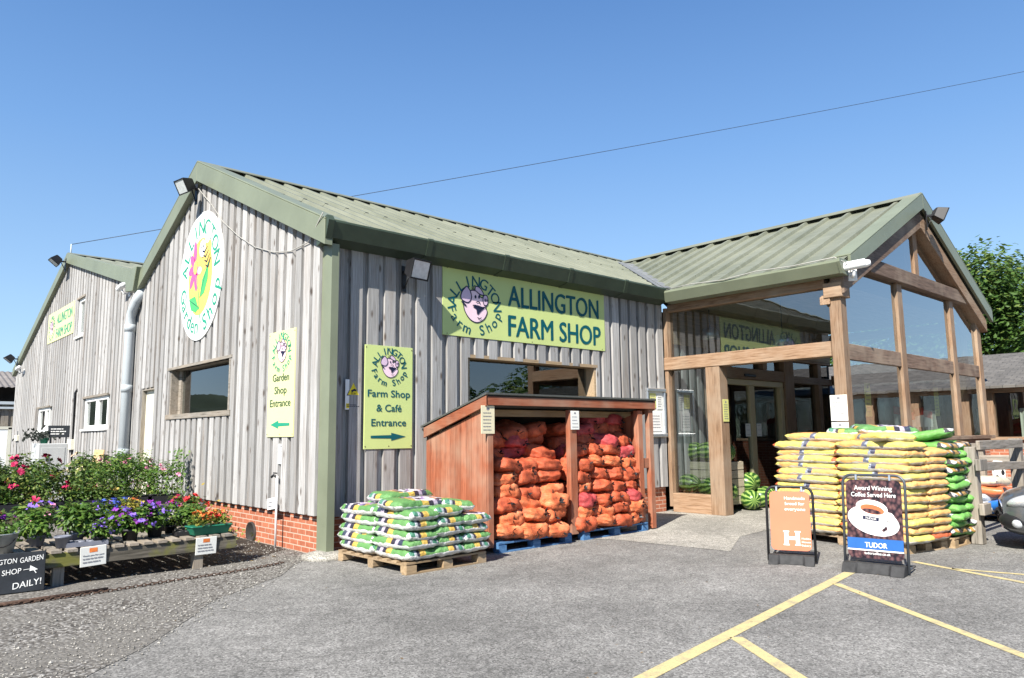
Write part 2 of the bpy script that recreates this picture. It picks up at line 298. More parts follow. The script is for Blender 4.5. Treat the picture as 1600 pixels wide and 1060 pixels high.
t = NT('dark_car_paint'); t.col((.12, .13, .14)); t.rough(.28); t.b.inputs['Metallic'].default_value = .4; t.b.inputs['Coat Weight'].default_value = .8; M['carpaint'] = t.m
M['carglass'] = simple('car_glass', (.02, .022, .025), .05, .1, spec=.6)
M['headlight'] = simple('headlight_lens', (.62, .65, .68), .1, .35, 18, spec=.8, metal=.3)

# ---------------------------------------------------------------- mesh builder
class MB:
    def __init__(s): s.v = []; s.f = []; s.mi = []; s.r = []; s.sm = []
    def add(s, vs, fs, mi=0, smooth=False, r=None):
        o = len(s.v); s.v += [tuple(x) for x in vs]; rr = rng.random() if r is None else r
        for f in fs: s.f.append(tuple(i + o for i in f)); s.mi.append(mi); s.r.append(rr); s.sm.append(smooth)
        return s
    def box(s, x0, x1, y0, y1, z0, z1, mi=0, mtx=None, r=None):
        vs = [Vector((x, y, z)) for z in (z0, z1) for y in (y0, y1) for x in (x0, x1)]
        if mtx: vs = [mtx @ q for q in vs]
        return s.add(vs, [(0, 2, 3, 1), (4, 5, 7, 6), (0, 1, 5, 4), (2, 6, 7, 3), (0, 4, 6, 2), (1, 3, 7, 5)], mi, r=r)
    def prism(s, poly, a, b, axis='y', mi=0, r=None):   # poly in the two other axes, extruded from a to b along axis
        n = len(poly)
        def P(p, d): return {'y': (p[0], d, p[1]), 'x': (d, p[0], p[1]), 'z': (p[0], p[1], d)}[axis]
        vs = [P(p, a) for p in poly] + [P(p, b) for p in poly]
        fs = [tuple(range(n)), tuple(range(2 * n - 1, n - 1, -1))] + [(i, i + n, (i + 1) % n + n, (i + 1) % n) for i in range(n)]
        return s.add(vs, fs, mi, r=r)
    def bar(s, p0, p1, w, h, mi=0, upv=(0, 0, 1)):   # rectangular bar between two points
        p0, p1 = Vector(p0), Vector(p1); d = (p1 - p0); L = d.length; d.normalize(); sd = d.cross(Vector(upv)).normalized(); u = sd.cross(d)
        vs = [p + sd * a * w / 2 + u * b * h / 2 for p in (p0, p1) for b in (-1, 1) for a in (-1, 1)]
        return s.add(vs, [(0, 2, 3, 1), (4, 5, 7, 6), (0, 1, 5, 4), (2, 6, 7, 3), (0, 4, 6, 2), (1, 3, 7, 5)], mi)
    def tube(s, pts, r, n=8, mi=0, cap=True):
        pts = [Vector(p) for p in pts]; rs = r if isinstance(r, (list, tuple)) else [r] * len(pts); vs = []; pu = None
        for i, p in enumerate(pts):
            d = (pts[min(i + 1, len(pts) - 1)] - pts[max(i - 1, 0)]).normalized()
            if pu is None: pu = d.orthogonal().normalized()
            pu = (pu - d * pu.dot(d)).normalized(); q = d.cross(pu)
            vs += [p + (pu * math.cos(2 * math.pi * k / n) + q * math.sin(2 * math.pi * k / n)) * rs[i] for k in range(n)]
        fs = [(i * n + k, i * n + (k + 1) % n, (i + 1) * n + (k + 1) % n, (i + 1) * n + k) for i in range(len(pts) - 1) for k in range(n)]
        if cap: fs += [tuple(range(n - 1, -1, -1)), tuple(range((len(pts) - 1) * n, len(pts) * n))]
        return s.add(vs, fs, mi, True)
    def lathe(s, prof, n=16, mi=0, c=(0, 0, 0), axis='z'):
        vs = []
        for rr, z in prof:
            for k in range(n):
                a = 2 * math.pi * k / n; x, y = rr * math.cos(a), rr * math.sin(a)
                q = (x, y, z) if axis == 'z' else ((x, z, y) if axis == 'y' else (z, x, y)); vs.append((q[0] + c[0], q[1] + c[1], q[2] + c[2]))
        m = len(prof); fs = [(i * n + k, i * n + (k + 1) % n, (i + 1) * n + (k + 1) % n, (i + 1) * n + k) for i in range(m - 1) for k in range(n)]
        fs += [tuple(range(n - 1, -1, -1)), tuple(range((m - 1) * n, m * n))]
        return s.add(vs, fs, mi, True)
    def leaf(s, c, nrm, size, asp=.55, mi=0, r=None, fold=.25):
        n = Vector(nrm).normalized(); a = n.orthogonal().normalized(); q = Matrix.Rotation(rng.random() * 6.283, 3, n); a = q @ a; b = n.cross(a); c = Vector(c)
        w = size * asp / 2; L = size
        vs = [c, c + a * L * .5 + b * w - n * w * fold, c + a * L, c + a * L * .5 - b * w - n * w * fold, c + a * L * .5]
        return s.add(vs, [(0, 4, 1), (1, 4, 2), (2, 4, 3), (3, 4, 0)], mi, False, rng.random() if r is None else r)
    def mesh(s, name, mats):
        me = bpy.data.meshes.new(name); me.from_pydata(s.v, [], s.f)
        for q in mats: me.materials.append(M[q] if isinstance(q, str) else q)
        me.polygons.foreach_set('material_index', s.mi); me.polygons.foreach_set('use_smooth', s.sm)
        at = me.attributes.new('rnd', 'FLOAT', 'FACE'); at.data.foreach_set('value', s.r); me.update(); return me
    def build(s, name, mats, parent=None, bevel=0, loc=None):
        if not isinstance(mats, (list, tuple)): mats = [mats]
        o = bpy.data.objects.new(name, s.mesh(name, mats)); COL.objects.link(o)
        if parent: o.parent = parent
        if loc: o.location = loc
        if bevel:
            md = o.modifiers.new('bevel', 'BEVEL'); md.width = bevel; md.segments = 1; md.limit_method = 'ANGLE'
        return o

def tag(o, label=None, cat=None, group=None, kind=None):
    for k, v in (('label', label), ('category', cat), ('group', group), ('kind', kind)):
        if v: o[k] = v
    return o
def thing(name, label, cat, loc=(0, 0, 0), rz=0, group=None):
    o = bpy.data.objects.new(name, None); COL.objects.link(o); o.location = loc; o.rotation_euler = (0, 0, rz); o.empty_display_size = .1
    return tag(o, label, cat, group)
def copy_tree(o, parent=None):
    c = o.copy(); COL.objects.link(c)
    if parent: c.parent = parent
    for ch in list(o.children): copy_tree(ch, c)
    return c
def one(name, label, cat, mb, mats, loc=(0, 0, 0), rz=0, group=None, bevel=0):
    o = mb.build(name, mats, None, bevel); o.location = loc; o.rotation_euler = (0, 0, rz); return tag(o, label, cat, group)
def flatpoly(name, pts, z, mat, kind='structure'):
    mb = MB(); mb.add([(x, y, z) for x, y in pts], [tuple(range(len(pts)))]); o = mb.build(name, mat); return tag(o, kind=kind)

# text as meshes lying in the local xz plane, facing -y
def text_mesh(s, size=1, bold=0.0, ext=.001):
    cu = bpy.data.curves.new('txt', 'FONT'); cu.body = s; cu.size = size; cu.extrude = ext; cu.offset = bold * size; cu.resolution_u = 4
    cu.align_x = 'CENTER'; cu.align_y = 'BOTTOM_BASELINE'
    o = bpy.data.objects.new('txt', cu); COL.objects.link(o); dg = bpy.context.evaluated_depsgraph_get(); dg.update()
    me = bpy.data.meshes.new_from_object(o.evaluated_get(dg)); bpy.data.objects.remove(o); bpy.data.curves.remove(cu)
    vs = [Vector((v.co.x, -v.co.z, v.co.y)) for v in me.vertices]; fs = [tuple(p.vertices) for p in me.polygons]; bpy.data.meshes.remove(me); return vs, fs
class Art(MB):
    y = -.004
    def txt(s, st, x, z, h, width=None, bold=.0, mi=0, rot=0, y=None, shear=0):
        vs, fs = text_mesh(st, 1, 0); zs = [v.z for v in vs]; xs = [v.x for v in vs]
        k = h / .73; kx = k if width is None else width / (max(xs) - min(xs)); zc = .0 if width is None else 0
        cx = (max(xs) + min(xs)) / 2; ref = .365
        vs = [Vector(((v.x - cx) * kx, v.y * .8, (v.z - ref) * k)) for v in vs]
        if shear: vs = [Vector((v.x + shear * v.z, v.y, v.z)) for v in vs]
        m = Matrix.Rotation(-rot, 3, 'Y'); yy = s.y if y is None else y
        for k_ in ((0, 0, 0), (1, .5, -1), (-1, -.5, -2)) if bold else ((0, 0, 0),):
            dx, dz = k_[0] * bold * h * .9, k_[1] * bold * h * .9; s.add([m @ (v + Vector((dx, k_[2] * .0004, dz))) + Vector((x, yy, z)) for v in vs], fs, mi)
        return s
    def arc(s, st, cx, cz, rx, rz, a0, a1, h, bold=.02, mi=0, under=False, jit=0, y=None):
        n = len(st)
        for i, ch in enumerate(st):
            if ch == ' ': continue
            a = a0 + (a1 - a0) * i / (n - 1); ar = R(a)
            x, z = cx + rx * math.cos(ar), cz + rz * math.sin(ar); tang = math.atan2(rz * math.cos(ar), -rx * math.sin(ar))
            rot = tang + (0 if under else math.pi); s.txt(ch, x, z + rng.uniform(-jit, jit), h, None, bold, mi, rot + rng.uniform(-jit, jit) * 3, y)
        return s
    def poly(s, pts, mi=0, lay=1):
        y = s.y - .0012 * lay; n = len(pts); s.add([(p[0], y, p[1]) for p in pts], [tuple(range(n))], mi); return s
    def ell(s, cx, cz, rx, rz, mi=0, lay=1, rot=0, n=28):
        c, q = math.cos(rot), math.sin(rot)
        return s.poly([(cx + rx * math.cos(t) * c - rz * math.sin(t) * q, cz + rx * math.cos(t) * q + rz * math.sin(t) * c) for t in [2 * math.pi * k / n for k in range(n)]], mi, lay)
    def stroke(s, pts, wd, mi=0, lay=2):
        y = s.y - .0012 * lay; pts = [Vector((p[0], 0, p[1])) for p in pts]; L = []; n = len(pts)
        for i, p in enumerate(pts):
            d = (pts[min(i + 1, n - 1)] - pts[max(i - 1, 0)]).normalized(); nn = Vector((-d.z, 0, d.x)); k = wd / 2 * (1 if 0 < i < n - 1 else .5); L.append((p + nn * k, p - nn * k))
        vs = [q for ab in L for q in ab]; vs = [(q.x, y, q.z) for q in vs]
        s.add(vs, [(2 * i, 2 * i + 1, 2 * i + 3, 2 * i + 2) for i in range(n - 1)], mi); return s
    def lines(s, x0, x1, zs, th, mi=0, jag=.25):
        for z in zs:
            a = x0; e = x1 - rng.random() * jag * (x1 - x0)
            while a < e:
                b = min(e, a + rng.uniform(.1, .3) * (x1 - x0)); s.poly([(a, z - th / 2), (b, z - th / 2), (b, z + th / 2), (a, z + th / 2)], mi, 1); a = b + .03 * (x1 - x0)
        return s
GAB = R(-90)     # rotation of signs on the west gable

# ================================================================ SETTING
flatpoly('field', [(-400, -400), (500, -400), (500, 500), (-400, 500)], -.012, 'grass')
flatpoly('car_park', [(-40, -32), (60, -32), (60, 45), (-40, 45)], 0, 'asphalt')
flatpoly('gravel_path', [(-30, -24), (-9.5, -8.6), (-3.51, -3.45), (-2.97, -2.94), (-2.4, -2.25), (-2.03, -1.71), (-1.45, -1.3), (-.95, -.94), (-.5, -.35), (-.12, -.02), (.02, .04), (.02, 30), (-30, 30)], .004, 'gravel')
flatpoly('concrete_apron', [(3.6, -1.45), (3.86, -1.75), (4.06, -3.65), (5.4, -3.0), (7.04, -2.85), (15.4, -3.4), (15.4, .02), (5.2, .02), (5.2, -1.2)], .004, 'concrete')
mb = MB()                                    # yellow bay lines, one sheet
def strip(a, b, wd):
    a, b = Vector((*a, 0)), Vector((*b, 0)); n = Vector((-(b - a).y, (b - a).x, 0)).normalized() * wd / 2
    mb.add([(p.x, p.y, .004) for p in (a - n, b - n, b + n, a + n)], [(0, 1, 2, 3)])
strip((3.95, -5.36), (-2.2, -6.22), .115); strip((.40, -5.93), (-.9, -7.75), .105); strip((2.93, -5.57), (.6, -8.6), .09)
strip((4.86, -5.64), (4.0, -7.6), .085); strip((4.66, -6.12), (4.9, -7.2), .075)
tag(mb.build('yellow_bay_lines', 'yline'), kind='structure')
def hillmesh():
    mb = MB(); n = 40; vs = []
    for i in range(n + 1):
        for j in range(9):
            x = -175 + 150 * i / n; y = 150 + 60 * j; e = min(1, i / 6, (n - i) / 4)
            z = (13 + 7 * noise.noise(Vector((i * .22, j * .2, 3)))) * e * (min(1, j / 2)) + 10 * e * (j > 3); vs.append((x, y, z - .02))
    fs = [(i * 9 + j, (i + 1) * 9 + j, (i + 1) * 9 + j + 1, i * 9 + j + 1) for i in range(n) for j in range(8)]
    mb.add(vs, fs, 0, True); return mb
tag(hillmesh().build('hill', 'hill'), kind='structure')

# ---------------------------------------------------------------- building helpers
def subtract(iv, cuts):
    out = [iv]
    for c0, c1 in cuts:
        nx = []
        for a, b in out:
            if c1 <= a or c0 >= b: nx.append((a, b)); continue
            if c0 > a: nx.append((a, c0))
            if c1 < b: nx.append((c1, b))
        out = nx
    return out
def clad(mb, plane, u0, u1, top, bot, opens, pitch=.285, bw=.185, th=.052, face=0.0):
    """board-on-board vertical cladding; plane 'y' (front, outward -y) or 'x' (gable, outward -x)"""
    def col(a, b, d0, d1):
        br = sorted({a, b} | {q for o in opens for q in o[:2] if a < q < b}); r = rng.random()
        for p, q in zip(br, br[1:]):
            m = (p + q) / 2; cuts = [(o[2], o[3]) for o in opens if o[0] < m < o[1]]
            for za, zb in subtract((bot, min(top(p), top(q))), cuts):
                if zb - za < .03: continue
                if plane == 'y': mb.box(p, q, face + d0, face + d1, za, zb, r=r)
                else: mb.box(face + d0, face + d1, p, q, za, zb, r=r)
    u = u0
    while u < u1 - .02:
        e = min(u + pitch, u1); col(u, e - .004, .0, .03)
        w = bw * rng.uniform(.94, 1.06); b0 = u + rng.uniform(-.008, .008)
        col(max(u0, b0), min(u1, b0 + w), -th - rng.uniform(0, .006), -.002); u += pitch
def roof_sheet(mb, P, L, nrm, pitch=.40, h=.035, laps=(0, 1)):
    """P(s,t): point on the plane, s metres along the eave, t 0..1 up the slope"""
    ss = []; s = 0
    while s < L:
        for d, hh in ((0, 0), (.02, h), (.085, h), (.105, 0)):
            if s + d <= L: ss.append((s + d, hh))
        s += pitch
    ss.append((L, 0)); nrm = Vector(nrm).normalized()
    for k, (t0, t1) in enumerate(zip(laps, laps[1:])):
        lift = .006 * k; vs = []
        for sx, hh in ss:
            for t in (t0, t1 + (.01 if t1 < 1 else 0)):
                vs.append(P(sx, t) + nrm * (hh + lift - (0 if t == t0 else .004)))
        n = len(ss); mb.add(vs, [(2 * i, 2 * i + 2, 2 * i + 3, 2 * i + 1) for i in range(n - 1)])
    vs = [P(0, 0), P(L, 0), P(L, 1), P(0, 1)]; vs = [q - nrm * .03 for q in vs]; mb.add(vs, [(0, 3, 2, 1)])

def flood(name_lab, loc, rz, tilt, size=.30, arm=.22, group='black floodlights'):
    """floodlight whose bracket foot is at loc; local -y is outward"""
    t = thing('floodlight', name_lab, 'floodlight', loc, rz, group)
    mb = MB(); mb.box(-.045, .045, -.012, 0, -.30, .10); mb.box(-.03, .03, -arm, -.0, -.02, .02); mb.tube([(0, -.02, -.24), (0, -arm * .7, -.03)], .012, 6); mb.build('bracket', 'black', t)
    m = Matrix.Translation((0, -arm - .07, .02)) @ Matrix.Rotation(tilt, 4, 'X'); s = size
    h = MB(); vs = [(-s / 2, -.10, -s * .42), (s / 2, -.10, -s * .42), (s / 2, -.10, s * .42), (-s / 2, -.10, s * .42), (-s * .36, .09, -s * .28), (s * .36, .09, -s * .28), (s * .36, .09, s * .28), (-s * .36, .09, s * .28)]
    h.add([m @ Vector(q) for q in vs], [(3, 2, 1, 0), (4, 5, 6, 7), (0, 1, 5, 4), (1, 2, 6, 5), (2, 3, 7, 6), (3, 0, 4, 7)])
    for k in range(5): h.box(-s * .3 + k * s * .15 - .006, -s * .3 + k * s * .15 + .006, .03, .11, -s * .25, s * .25, 0, m)
    for a, b, c, d in ((-s / 2, s / 2, s * .36, s * .42), (-s / 2, s / 2, -s * .42, -s * .36), (-s / 2, -s * .44, -s * .36, s * .36), (s * .44, s / 2, -s * .36, s * .36)): h.box(a, b, -.118, -.098, c, d, 0, m)
    h.build('lamp_housing', 'black', t, .004); g = MB(); g.box(-s * .43, s * .43, -.108, -.103, -s * .35, s * .35, 0, m); g.build('lens', 'lampglass', t); return t

# ================================================================ MAIN SHOP BARN
RY, RZ = 4.77, 6.70; ES = (RZ - 4.47) / (RY + .22)            # ridge and front slope
def ztop(y): return RZ - .16 - (RY - y) * ES if y < RY else RZ - .16 - (y - RY) * .466
shop = thing('shop_barn', 'timber clad farm shop barn with olive sheet roof and the oval sign on its gable', 'building')
FW = (2.51, 5.60, 1.62, 2.80); GWN = (3.06, 6.16, 1.96, 2.90); DR = (7.04, 7.93, .02, 2.64); DOOR = (9.15, 12.62, 0, 2.78)
mb = MB(); clad(mb, 'y', .10, 9.2, lambda u: 4.34, .50, [FW, (7.72, 8.04, 0, 5)]); clad(mb, 'y', 9.2, 15.4, lambda u: 5.2, 3.75, [])
mb.build('front_cladding', 'board', shop)
mb = MB(); clad(mb, 'x', .03, 8.22, ztop, .525, [GWN, DR]); mb.build('gable_cladding', 'board', shop)
mb = MB(); mb.box(.035, .25, .035, 7.02, -.05, .53); mb.box(.035, .25, 7.95, 8.22, -.05, .53); mb.box(.25, 7.72, .03, .25, -.05, .51); mb.build('brick_plinth', 'brick', shop)
mb = MB()
P = lambda s, t: Vector((-.13 + s, -.24 + t * (RY + .24), 4.46 + t * (RZ - 4.46))); roof_sheet(mb, P, 15.7, (0, -ES, 1), .40, .055, (0, .47, 1))
P = lambda s, t: Vector((15.57 - s, 8.2 - t * (8.2 - RY), 5.10 + t * (RZ - 5.10))); roof_sheet(mb, P, 15.7, (0, .466, 1), .40, .055, (0, 1))
rf = mb.build('roof', 'roof', shop)
mb = MB(); a = .22
mb.prism([(RY - a, RZ - a * ES + .095), (RY, RZ + .105), (RY + a, RZ - a * .466 + .095), (RY + a, RZ - a * .466 + .08), (RY, RZ + .09), (RY - a, RZ - a * ES + .08)], -.15, 15.57, 'x'); mb.build('ridge_cap', 'roof', rf)
mb = MB()                                     # verge flashing on the gable, both slopes
mb.prism([(-.30, 4.50), (RY, RZ + .07), (RY, RZ - .30), (-.30, 4.15)], -.17, -.045, 'x'); mb.prism([(RY + .001, RZ + .07), (8.22, 5.16), (8.22, 4.84), (RY + .001, RZ - .30)], -.171, -.045, 'x')
mb.prism([(-.30, 4.53), (RY, RZ + .10), (RY, RZ + .073), (-.30, 4.503)], -.172, .16, 'x'); mb.prism([(RY + .002, RZ + .10), (8.22, 5.19), (8.22, 5.163), (RY + .002, RZ + .073)], -.173, .16, 'x')
mb.build('verge_flashing', 'barge', shop, .006)
mb = MB(); mb.prism([(-.06, 4.20), (-.30, 4.26), (-.37, 4.47), (-.36, 4.50), (-.28, 4.495), (-.06, 4.42)], -.06, 7.62, 'x'); mb.prism([(-.05, 4.17), (-.31, 4.24), (-.39, 4.48), (-.33, 4.56), (-.05, 4.50)], -.155, -.062, 'x')
for k in range(1, 5): mb.prism([(-.055, 4.192), (-.305, 4.252), (-.378, 4.475), (-.37, 4.506), (-.055, 4.43)], k * 1.55 - .05, k * 1.55 + .05, 'x')
mb.build('gutter', 'gutter', shop)
mb = MB(); mb.box(-.02, .092, -.245, .02, 0.03, 4.2); mb.box(-.022, -.0205, -.17, -.13, .4, .44); mb.build('corner_post', 'barge', shop, .01)
mb = MB(); mb.lathe([(.34, 0), (.30, .05), (.16, .085), (.02, .09)], 10, 0, (.03, -.15, 0)); mb.build('post_footing', 'concrete', shop)
# front window
wn = MB(); x0, x1, z0, z1 = FW
wn.box(x0 - .03, x1 + .03, -.055, .21, z1 - .005, z1 + .05); wn.box(x0, x0 + .05, -.035, .21, z0, z1 - .006); wn.box(x1 - .05, x1, -.035, .21, z0, z1 - .006); wn.box(x0 + .05, x1 - .05, -.05, .21, z0, z0 + .06)
wf = wn.build('window', 'pine_x', shop); g = MB(); g.add([(x0 + .05, .17, z0 + .06), (x1 - .05, .17, z0 + .06), (x1 - .05, .17, z1 - .006), (x0 + .05, .17, z1 - .006)], [(0, 1, 2, 3)]); g.build('pane', 'glass', wf)
# gable window
y0, y1, z0, z1 = GWN; wn = MB()
wn.box(-.07, .22, y0 - .06, y1 + .06, z1, z1 + .05); wn.box(-.06, .22, y0, y0 + .06, z0 + .07, z1 - .001); wn.box(-.02, .22, y1 - .06, y1, z0 + .07, z1 - .001); wn.box(-.075, .22, y0 - .06, y1 + .06, z0 - .02, z0 + .07)
wn.box(.12, .2, y0 + .06, y0 + .13, z0 + .07, z1 - .001); wn.box(.12, .2, y1 - .2, y1 - .06, z0 + .07, z1 - .001); wf = wn.build('window', 'grey_y', shop)
g = MB(); g.add([(.16, y0 + .13, z0 + .07), (.16, y0 + .13, z1), (.16, y1 - .2, z1), (.16, y1 - .2, z0 + .07)], [(0, 1, 2, 3)]); g.build('pane', 'glass', wf)
# cream side door
mb = MB(); y0, y1, z0, z1 = DR; mb.box(.05, .10, y0 + .01, y1 - .03, z0, z1 - .05); d = mb.build('side_door', 'cream', shop)
mb = MB(); mb.tube([(.045, y0 + .1, 1.1), (.0, y0 + .1, 1.1), (.0, y0 + .22, 1.1)], .012, 6); mb.build('handle', 'black', d)
mb = MB(); mb.box(-.03, .12, y1 - .03, y1, z0, z1 - .05); mb.box(-.03, .12, y0, y1, z1 - .05, z1); mb.build('door_lining', 'grey_z', shop)
# interior shell
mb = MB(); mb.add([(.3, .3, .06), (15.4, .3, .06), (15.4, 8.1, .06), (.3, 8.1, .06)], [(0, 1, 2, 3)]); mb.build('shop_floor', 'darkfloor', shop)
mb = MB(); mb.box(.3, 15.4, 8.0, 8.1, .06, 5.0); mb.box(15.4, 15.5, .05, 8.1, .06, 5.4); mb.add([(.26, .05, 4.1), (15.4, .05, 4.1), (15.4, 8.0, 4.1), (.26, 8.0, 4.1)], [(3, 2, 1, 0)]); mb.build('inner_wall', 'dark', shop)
# downpipe between the two gables
t = MB(); t.tube([(-.02, 8.25, 4.86), (-.10, 8.25, 4.72), (-.14, 8.3, 4.62), (-.15, 8.5, 4.44), (-.15, 8.62, 4.30), (-.15, 8.65, 4.1), (-.15, 8.65, .1)], .105, 14)
for z in (3.95, 2.6, 1.2): t.lathe([(.117, z), (.117, z + .16)], 14, 0, (-.15, 8.65, 0))
t.build('downpipe', 'pvc', shop)

# ================================================================ REAR BARN
b2 = thing('rear_barn', 'weathered timber clad rear barn on the far left with white framed windows', 'building')
AY, AZ2 = 15.7, 7.05
def z2(y): return AZ2 - .12 - (AY - y) * .245 if y < AY else AZ2 - .12 - (y - AY) * .365
W2 = (10.45, 13.0, 1.82, 2.66); W1 = (16.9, 19.3, 1.84, 2.60); W3 = (13.55, 14.35, 4.4, 5.52)
mb = MB(); clad(mb, 'x', 8.24, 23.45, z2, .35, [W1, W2, W3], .30, .2, face=.02); mb.build('gable_cladding', 'board', b2)
mb = MB(); mb.box(.06, .2, 8.24, 23.45, -.05, .36); mb.build('brick_plinth', 'brick', b2)
mb = MB()
P = lambda s, t: Vector((-.1 + s, 8.2 + t * (AY - 8.2), 5.22 + t * (AZ2 - 5.22))); roof_sheet(mb, P, 15, (0, -.245, 1), .4, .038)
P = lambda s, t: Vector((14.9 - s, 23.6 - t * (23.6 - AY), 4.17 + t * (AZ2 - 4.17))); roof_sheet(mb, P, 15, (0, .365, 1), .4, .038)
mb.prism([(AY - .3, AZ2 - .01), (AY, AZ2 + .085), (AY + .3, AZ2 - .05), (AY + .3, AZ2 - .065), (AY, AZ2 + .07), (AY - .3, AZ2 - .025)], -.12, 14.9, 'x'); mb.build('roof', 'roof', b2)
mb = MB(); mb.prism([(8.75, 5.38), (AY, AZ2 + .06), (AY, AZ2 - .24), (8.75, 5.02)], -.14, -.02, 'x'); mb.prism([(AY + .001, AZ2 + .06), (23.6, 4.2), (23.6, 3.93), (AY + .001, AZ2 - .24)], -.141, -.02, 'x'); mb.build('verge_flashing', 'barge', b2, .006)
mb = MB(); mb.prism([(8.02, 5.32), (8.86, 5.36), (8.78, 4.86), (8.24, 4.80)], -.26, .02, 'x'); mb.build('gutter_end_box', 'barge', b2, .01)
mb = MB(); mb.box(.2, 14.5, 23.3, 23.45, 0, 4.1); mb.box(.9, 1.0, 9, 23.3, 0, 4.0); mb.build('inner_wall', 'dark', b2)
def upvc(y0, y1, z0, z1, mull):
    mb = MB(); f = .09
    mb.box(-.0, .10, y0, y1, z1 - f, z1); mb.box(-.0, .10, y0, y1, z0, z0 + f); mb.box(-.001, .10, y0, y0 + f, z0 + f, z1 - f); mb.box(-.001, .10, y1 - f, y1, z0 + f, z1 - f); mb.box(-.08, .10, y0 - .08, y1 + .08, z0 - .05, z0 - .001)
    for m in mull: mb.box(-.002, .10, m - .1, m + .1, z0 + f, z1 - f)
    wf = mb.build('window', 'white', b2); g = MB(); g.add([(.05, y0 + f, z0 + f), (.05, y0 + f, z1 - f), (.05, y1 - f, z1 - f), (.05, y1 - f, z0 + f)], [(0, 1, 2, 3)]); g.build('pane', 'glass', wf)
    h = MB(); h.box(-.06, .02, y0 - .1, y1 + .1, z1 + .001, z1 + .05); h.build('head_board', 'grey_y', wf)
upvc(10.7, 12.95, 1.84, 2.64, [11.75]); upvc(17.3, 19.0, 1.86, 2.58, [17.9]); upvc(13.6, 14.3, 4.42, 5.5, [])
mb = MB(); mb.tube([(0, 15.9, 7.0), (0, 15.9, 7.45)], .02, 6); mb.build('mast', 'pvc', b2)
mb = MB(); mb.tube([(-.02, 13.9, 1.0), (-.03, 13.95, 2.85), (-.03, 13.75, 2.92)], .045, 6); mb.build('service_cable', 'black', b2); mb = MB(); mb.tube([(-.02, 22.2, .8), (-.02, 22.2, 1.9)], .04, 6); mb.build('service_cable', 'black', b2)
mb = MB(); mb.box(-.12, .0, 13.75, 14.25, 1.30, 1.58); mb.build('meter_box', 'cream', b2, .01); mb = MB(); mb.box(-.10, .0, 22.0, 22.5, 1.55, 1.75); mb.build('meter_box', 'cream', b2, .01)

# ================================================================ GLAZED PORCH
porch = thing('glazed_porch', 'oak framed glazed entrance porch with olive sheet roof', 'building')
PX, PY, XR, XM, ZM = 7.75, -3.60, 15.62, 11.65, 6.42
PS = (ZM - 4.42) / (XM - 7.52)
mb = MB()
P = lambda s, t: Vector((7.50 + t * (XM - 7.50), 4.1 - s, 4.40 + t * (ZM - 4.40))); roof_sheet(mb, P, 7.98, (-PS, 0, 1), .50, .062, (0, 1))
P = lambda s, t: Vector((15.80 - t * (15.80 - XM), -3.88 + s, 4.40 + t * (ZM - 4.40))); roof_sheet(mb, P, 7.98, (PS, 0, 1), .50, .062, (0, 1))
rf = mb.build('roof', 'roof', porch)
mb = MB(); mb.prism([(XM - .2, ZM - .2 * PS + .105), (XM, ZM + .115), (XM + .2, ZM - .2 * PS + .105), (XM + .2, ZM - .2 * PS + .09), (XM, ZM + .1), (XM - .2, ZM - .2 * PS + .09)], -3.9, 4.1, 'y'); mb.build('ridge_cap', 'roof', rf)
mb = MB()
mb.prism([(7.86, 4.58), (XM, ZM + .075), (XM, ZM - .24), (7.86, 4.30)], -3.92, -3.86, 'y'); mb.prism([(XM + .001, ZM + .075), (15.84, 4.45), (15.84, 4.16), (XM + .001, ZM - .24)], -3.921, -3.86, 'y')
mb.prism([(7.86, 4.61), (XM, ZM + .105), (XM, ZM + .078), (7.86, 4.583)], -3.922, -3.6, 'y'); mb.prism([(XM + .002, ZM + .105), (15.84, 4.48), (15.84, 4.453), (XM + .002, ZM + .078)], -3.923, -3.6, 'y')
mb.build('verge_flashing', 'barge', porch, .006)
mb = MB(); mb.prism([(7.70, 4.20), (7.50, 4.22), (7.40, 4.40), (7.405, 4.44), (7.48, 4.43), (7.70, 4.40)], -3.88, -.30, 'y'); mb.prism([(7.71, 4.19), (7.49, 4.21), (7.385, 4.40), (7.39, 4.46), (7.71, 4.46)], -3.93, -3.881, 'y'); mb.build('gutter', 'barge', porch)
mb = MB(); vv = [(7.62, -.2, 4.50), (7.40, -.2, 4.50), (XM - .35, 4.05, 6.40), (XM - .02, 4.05, 6.43)]; mb.add([(x, y, z + .05) for x, y, z in vv], [(0, 1, 2, 3)]); mb.add([(7.60, -.22, 4.55), (7.86, -.2, 4.585), (XM + .1, 3.95, 6.50), (XM - .05, 4.05, 6.47)], [(0, 1, 2, 3)]); mb.build('valley_flashing', 'lead', porch)
# oak frame, left side
def beam(name, x0, x1, y0, y1, z0, z1, mat, b=.008): q = MB(); q.box(x0, x1, y0, y1, z0, z1); return q.build(name, mat, porch, b)
beam('wall_post', 7.74, 7.92, -.13, -.045, .10, 4.15, 'oak_z')
beam('side_beam', 7.71, 7.97, -3.538, -.05, 2.85, 3.11, 'oak_y')
beam('top_plate', 7.76, 7.96, -3.47, -.14, 4.06, 4.22, 'oak_y')
beam('door_post', 7.72, 8.0, -1.33, -1.02, 0, 2.845, 'oak_z')
beam('corner_post', 7.745, 7.97, -3.745, -3.54, 0, 4.05, 'oak_z')
beam('corner_bracket', 7.68, 8.02, -3.80, -3.48, 3.86, 4.12, 'oak_y')
beam('sill_rail', 7.73, 7.95, -1.015, -.135, .0, .37, 'oak_y')
def pane(name, vs): q = MB(); q.add(vs, [tuple(range(len(vs)))]); return q.build(name, 'glass_bright' if name == 'gable_pane' else 'glass_mid', porch)
pane('side_pane', [(7.85, -.135, .37), (7.85, -1.02, .37), (7.85, -1.02, 2.85), (7.85, -.135, 2.85)])
pane('side_pane', [(7.86, -.14, 3.11), (7.86, -3.54, 3.11), (7.86, -3.54, 4.06), (7.86, -.14, 4.06)])
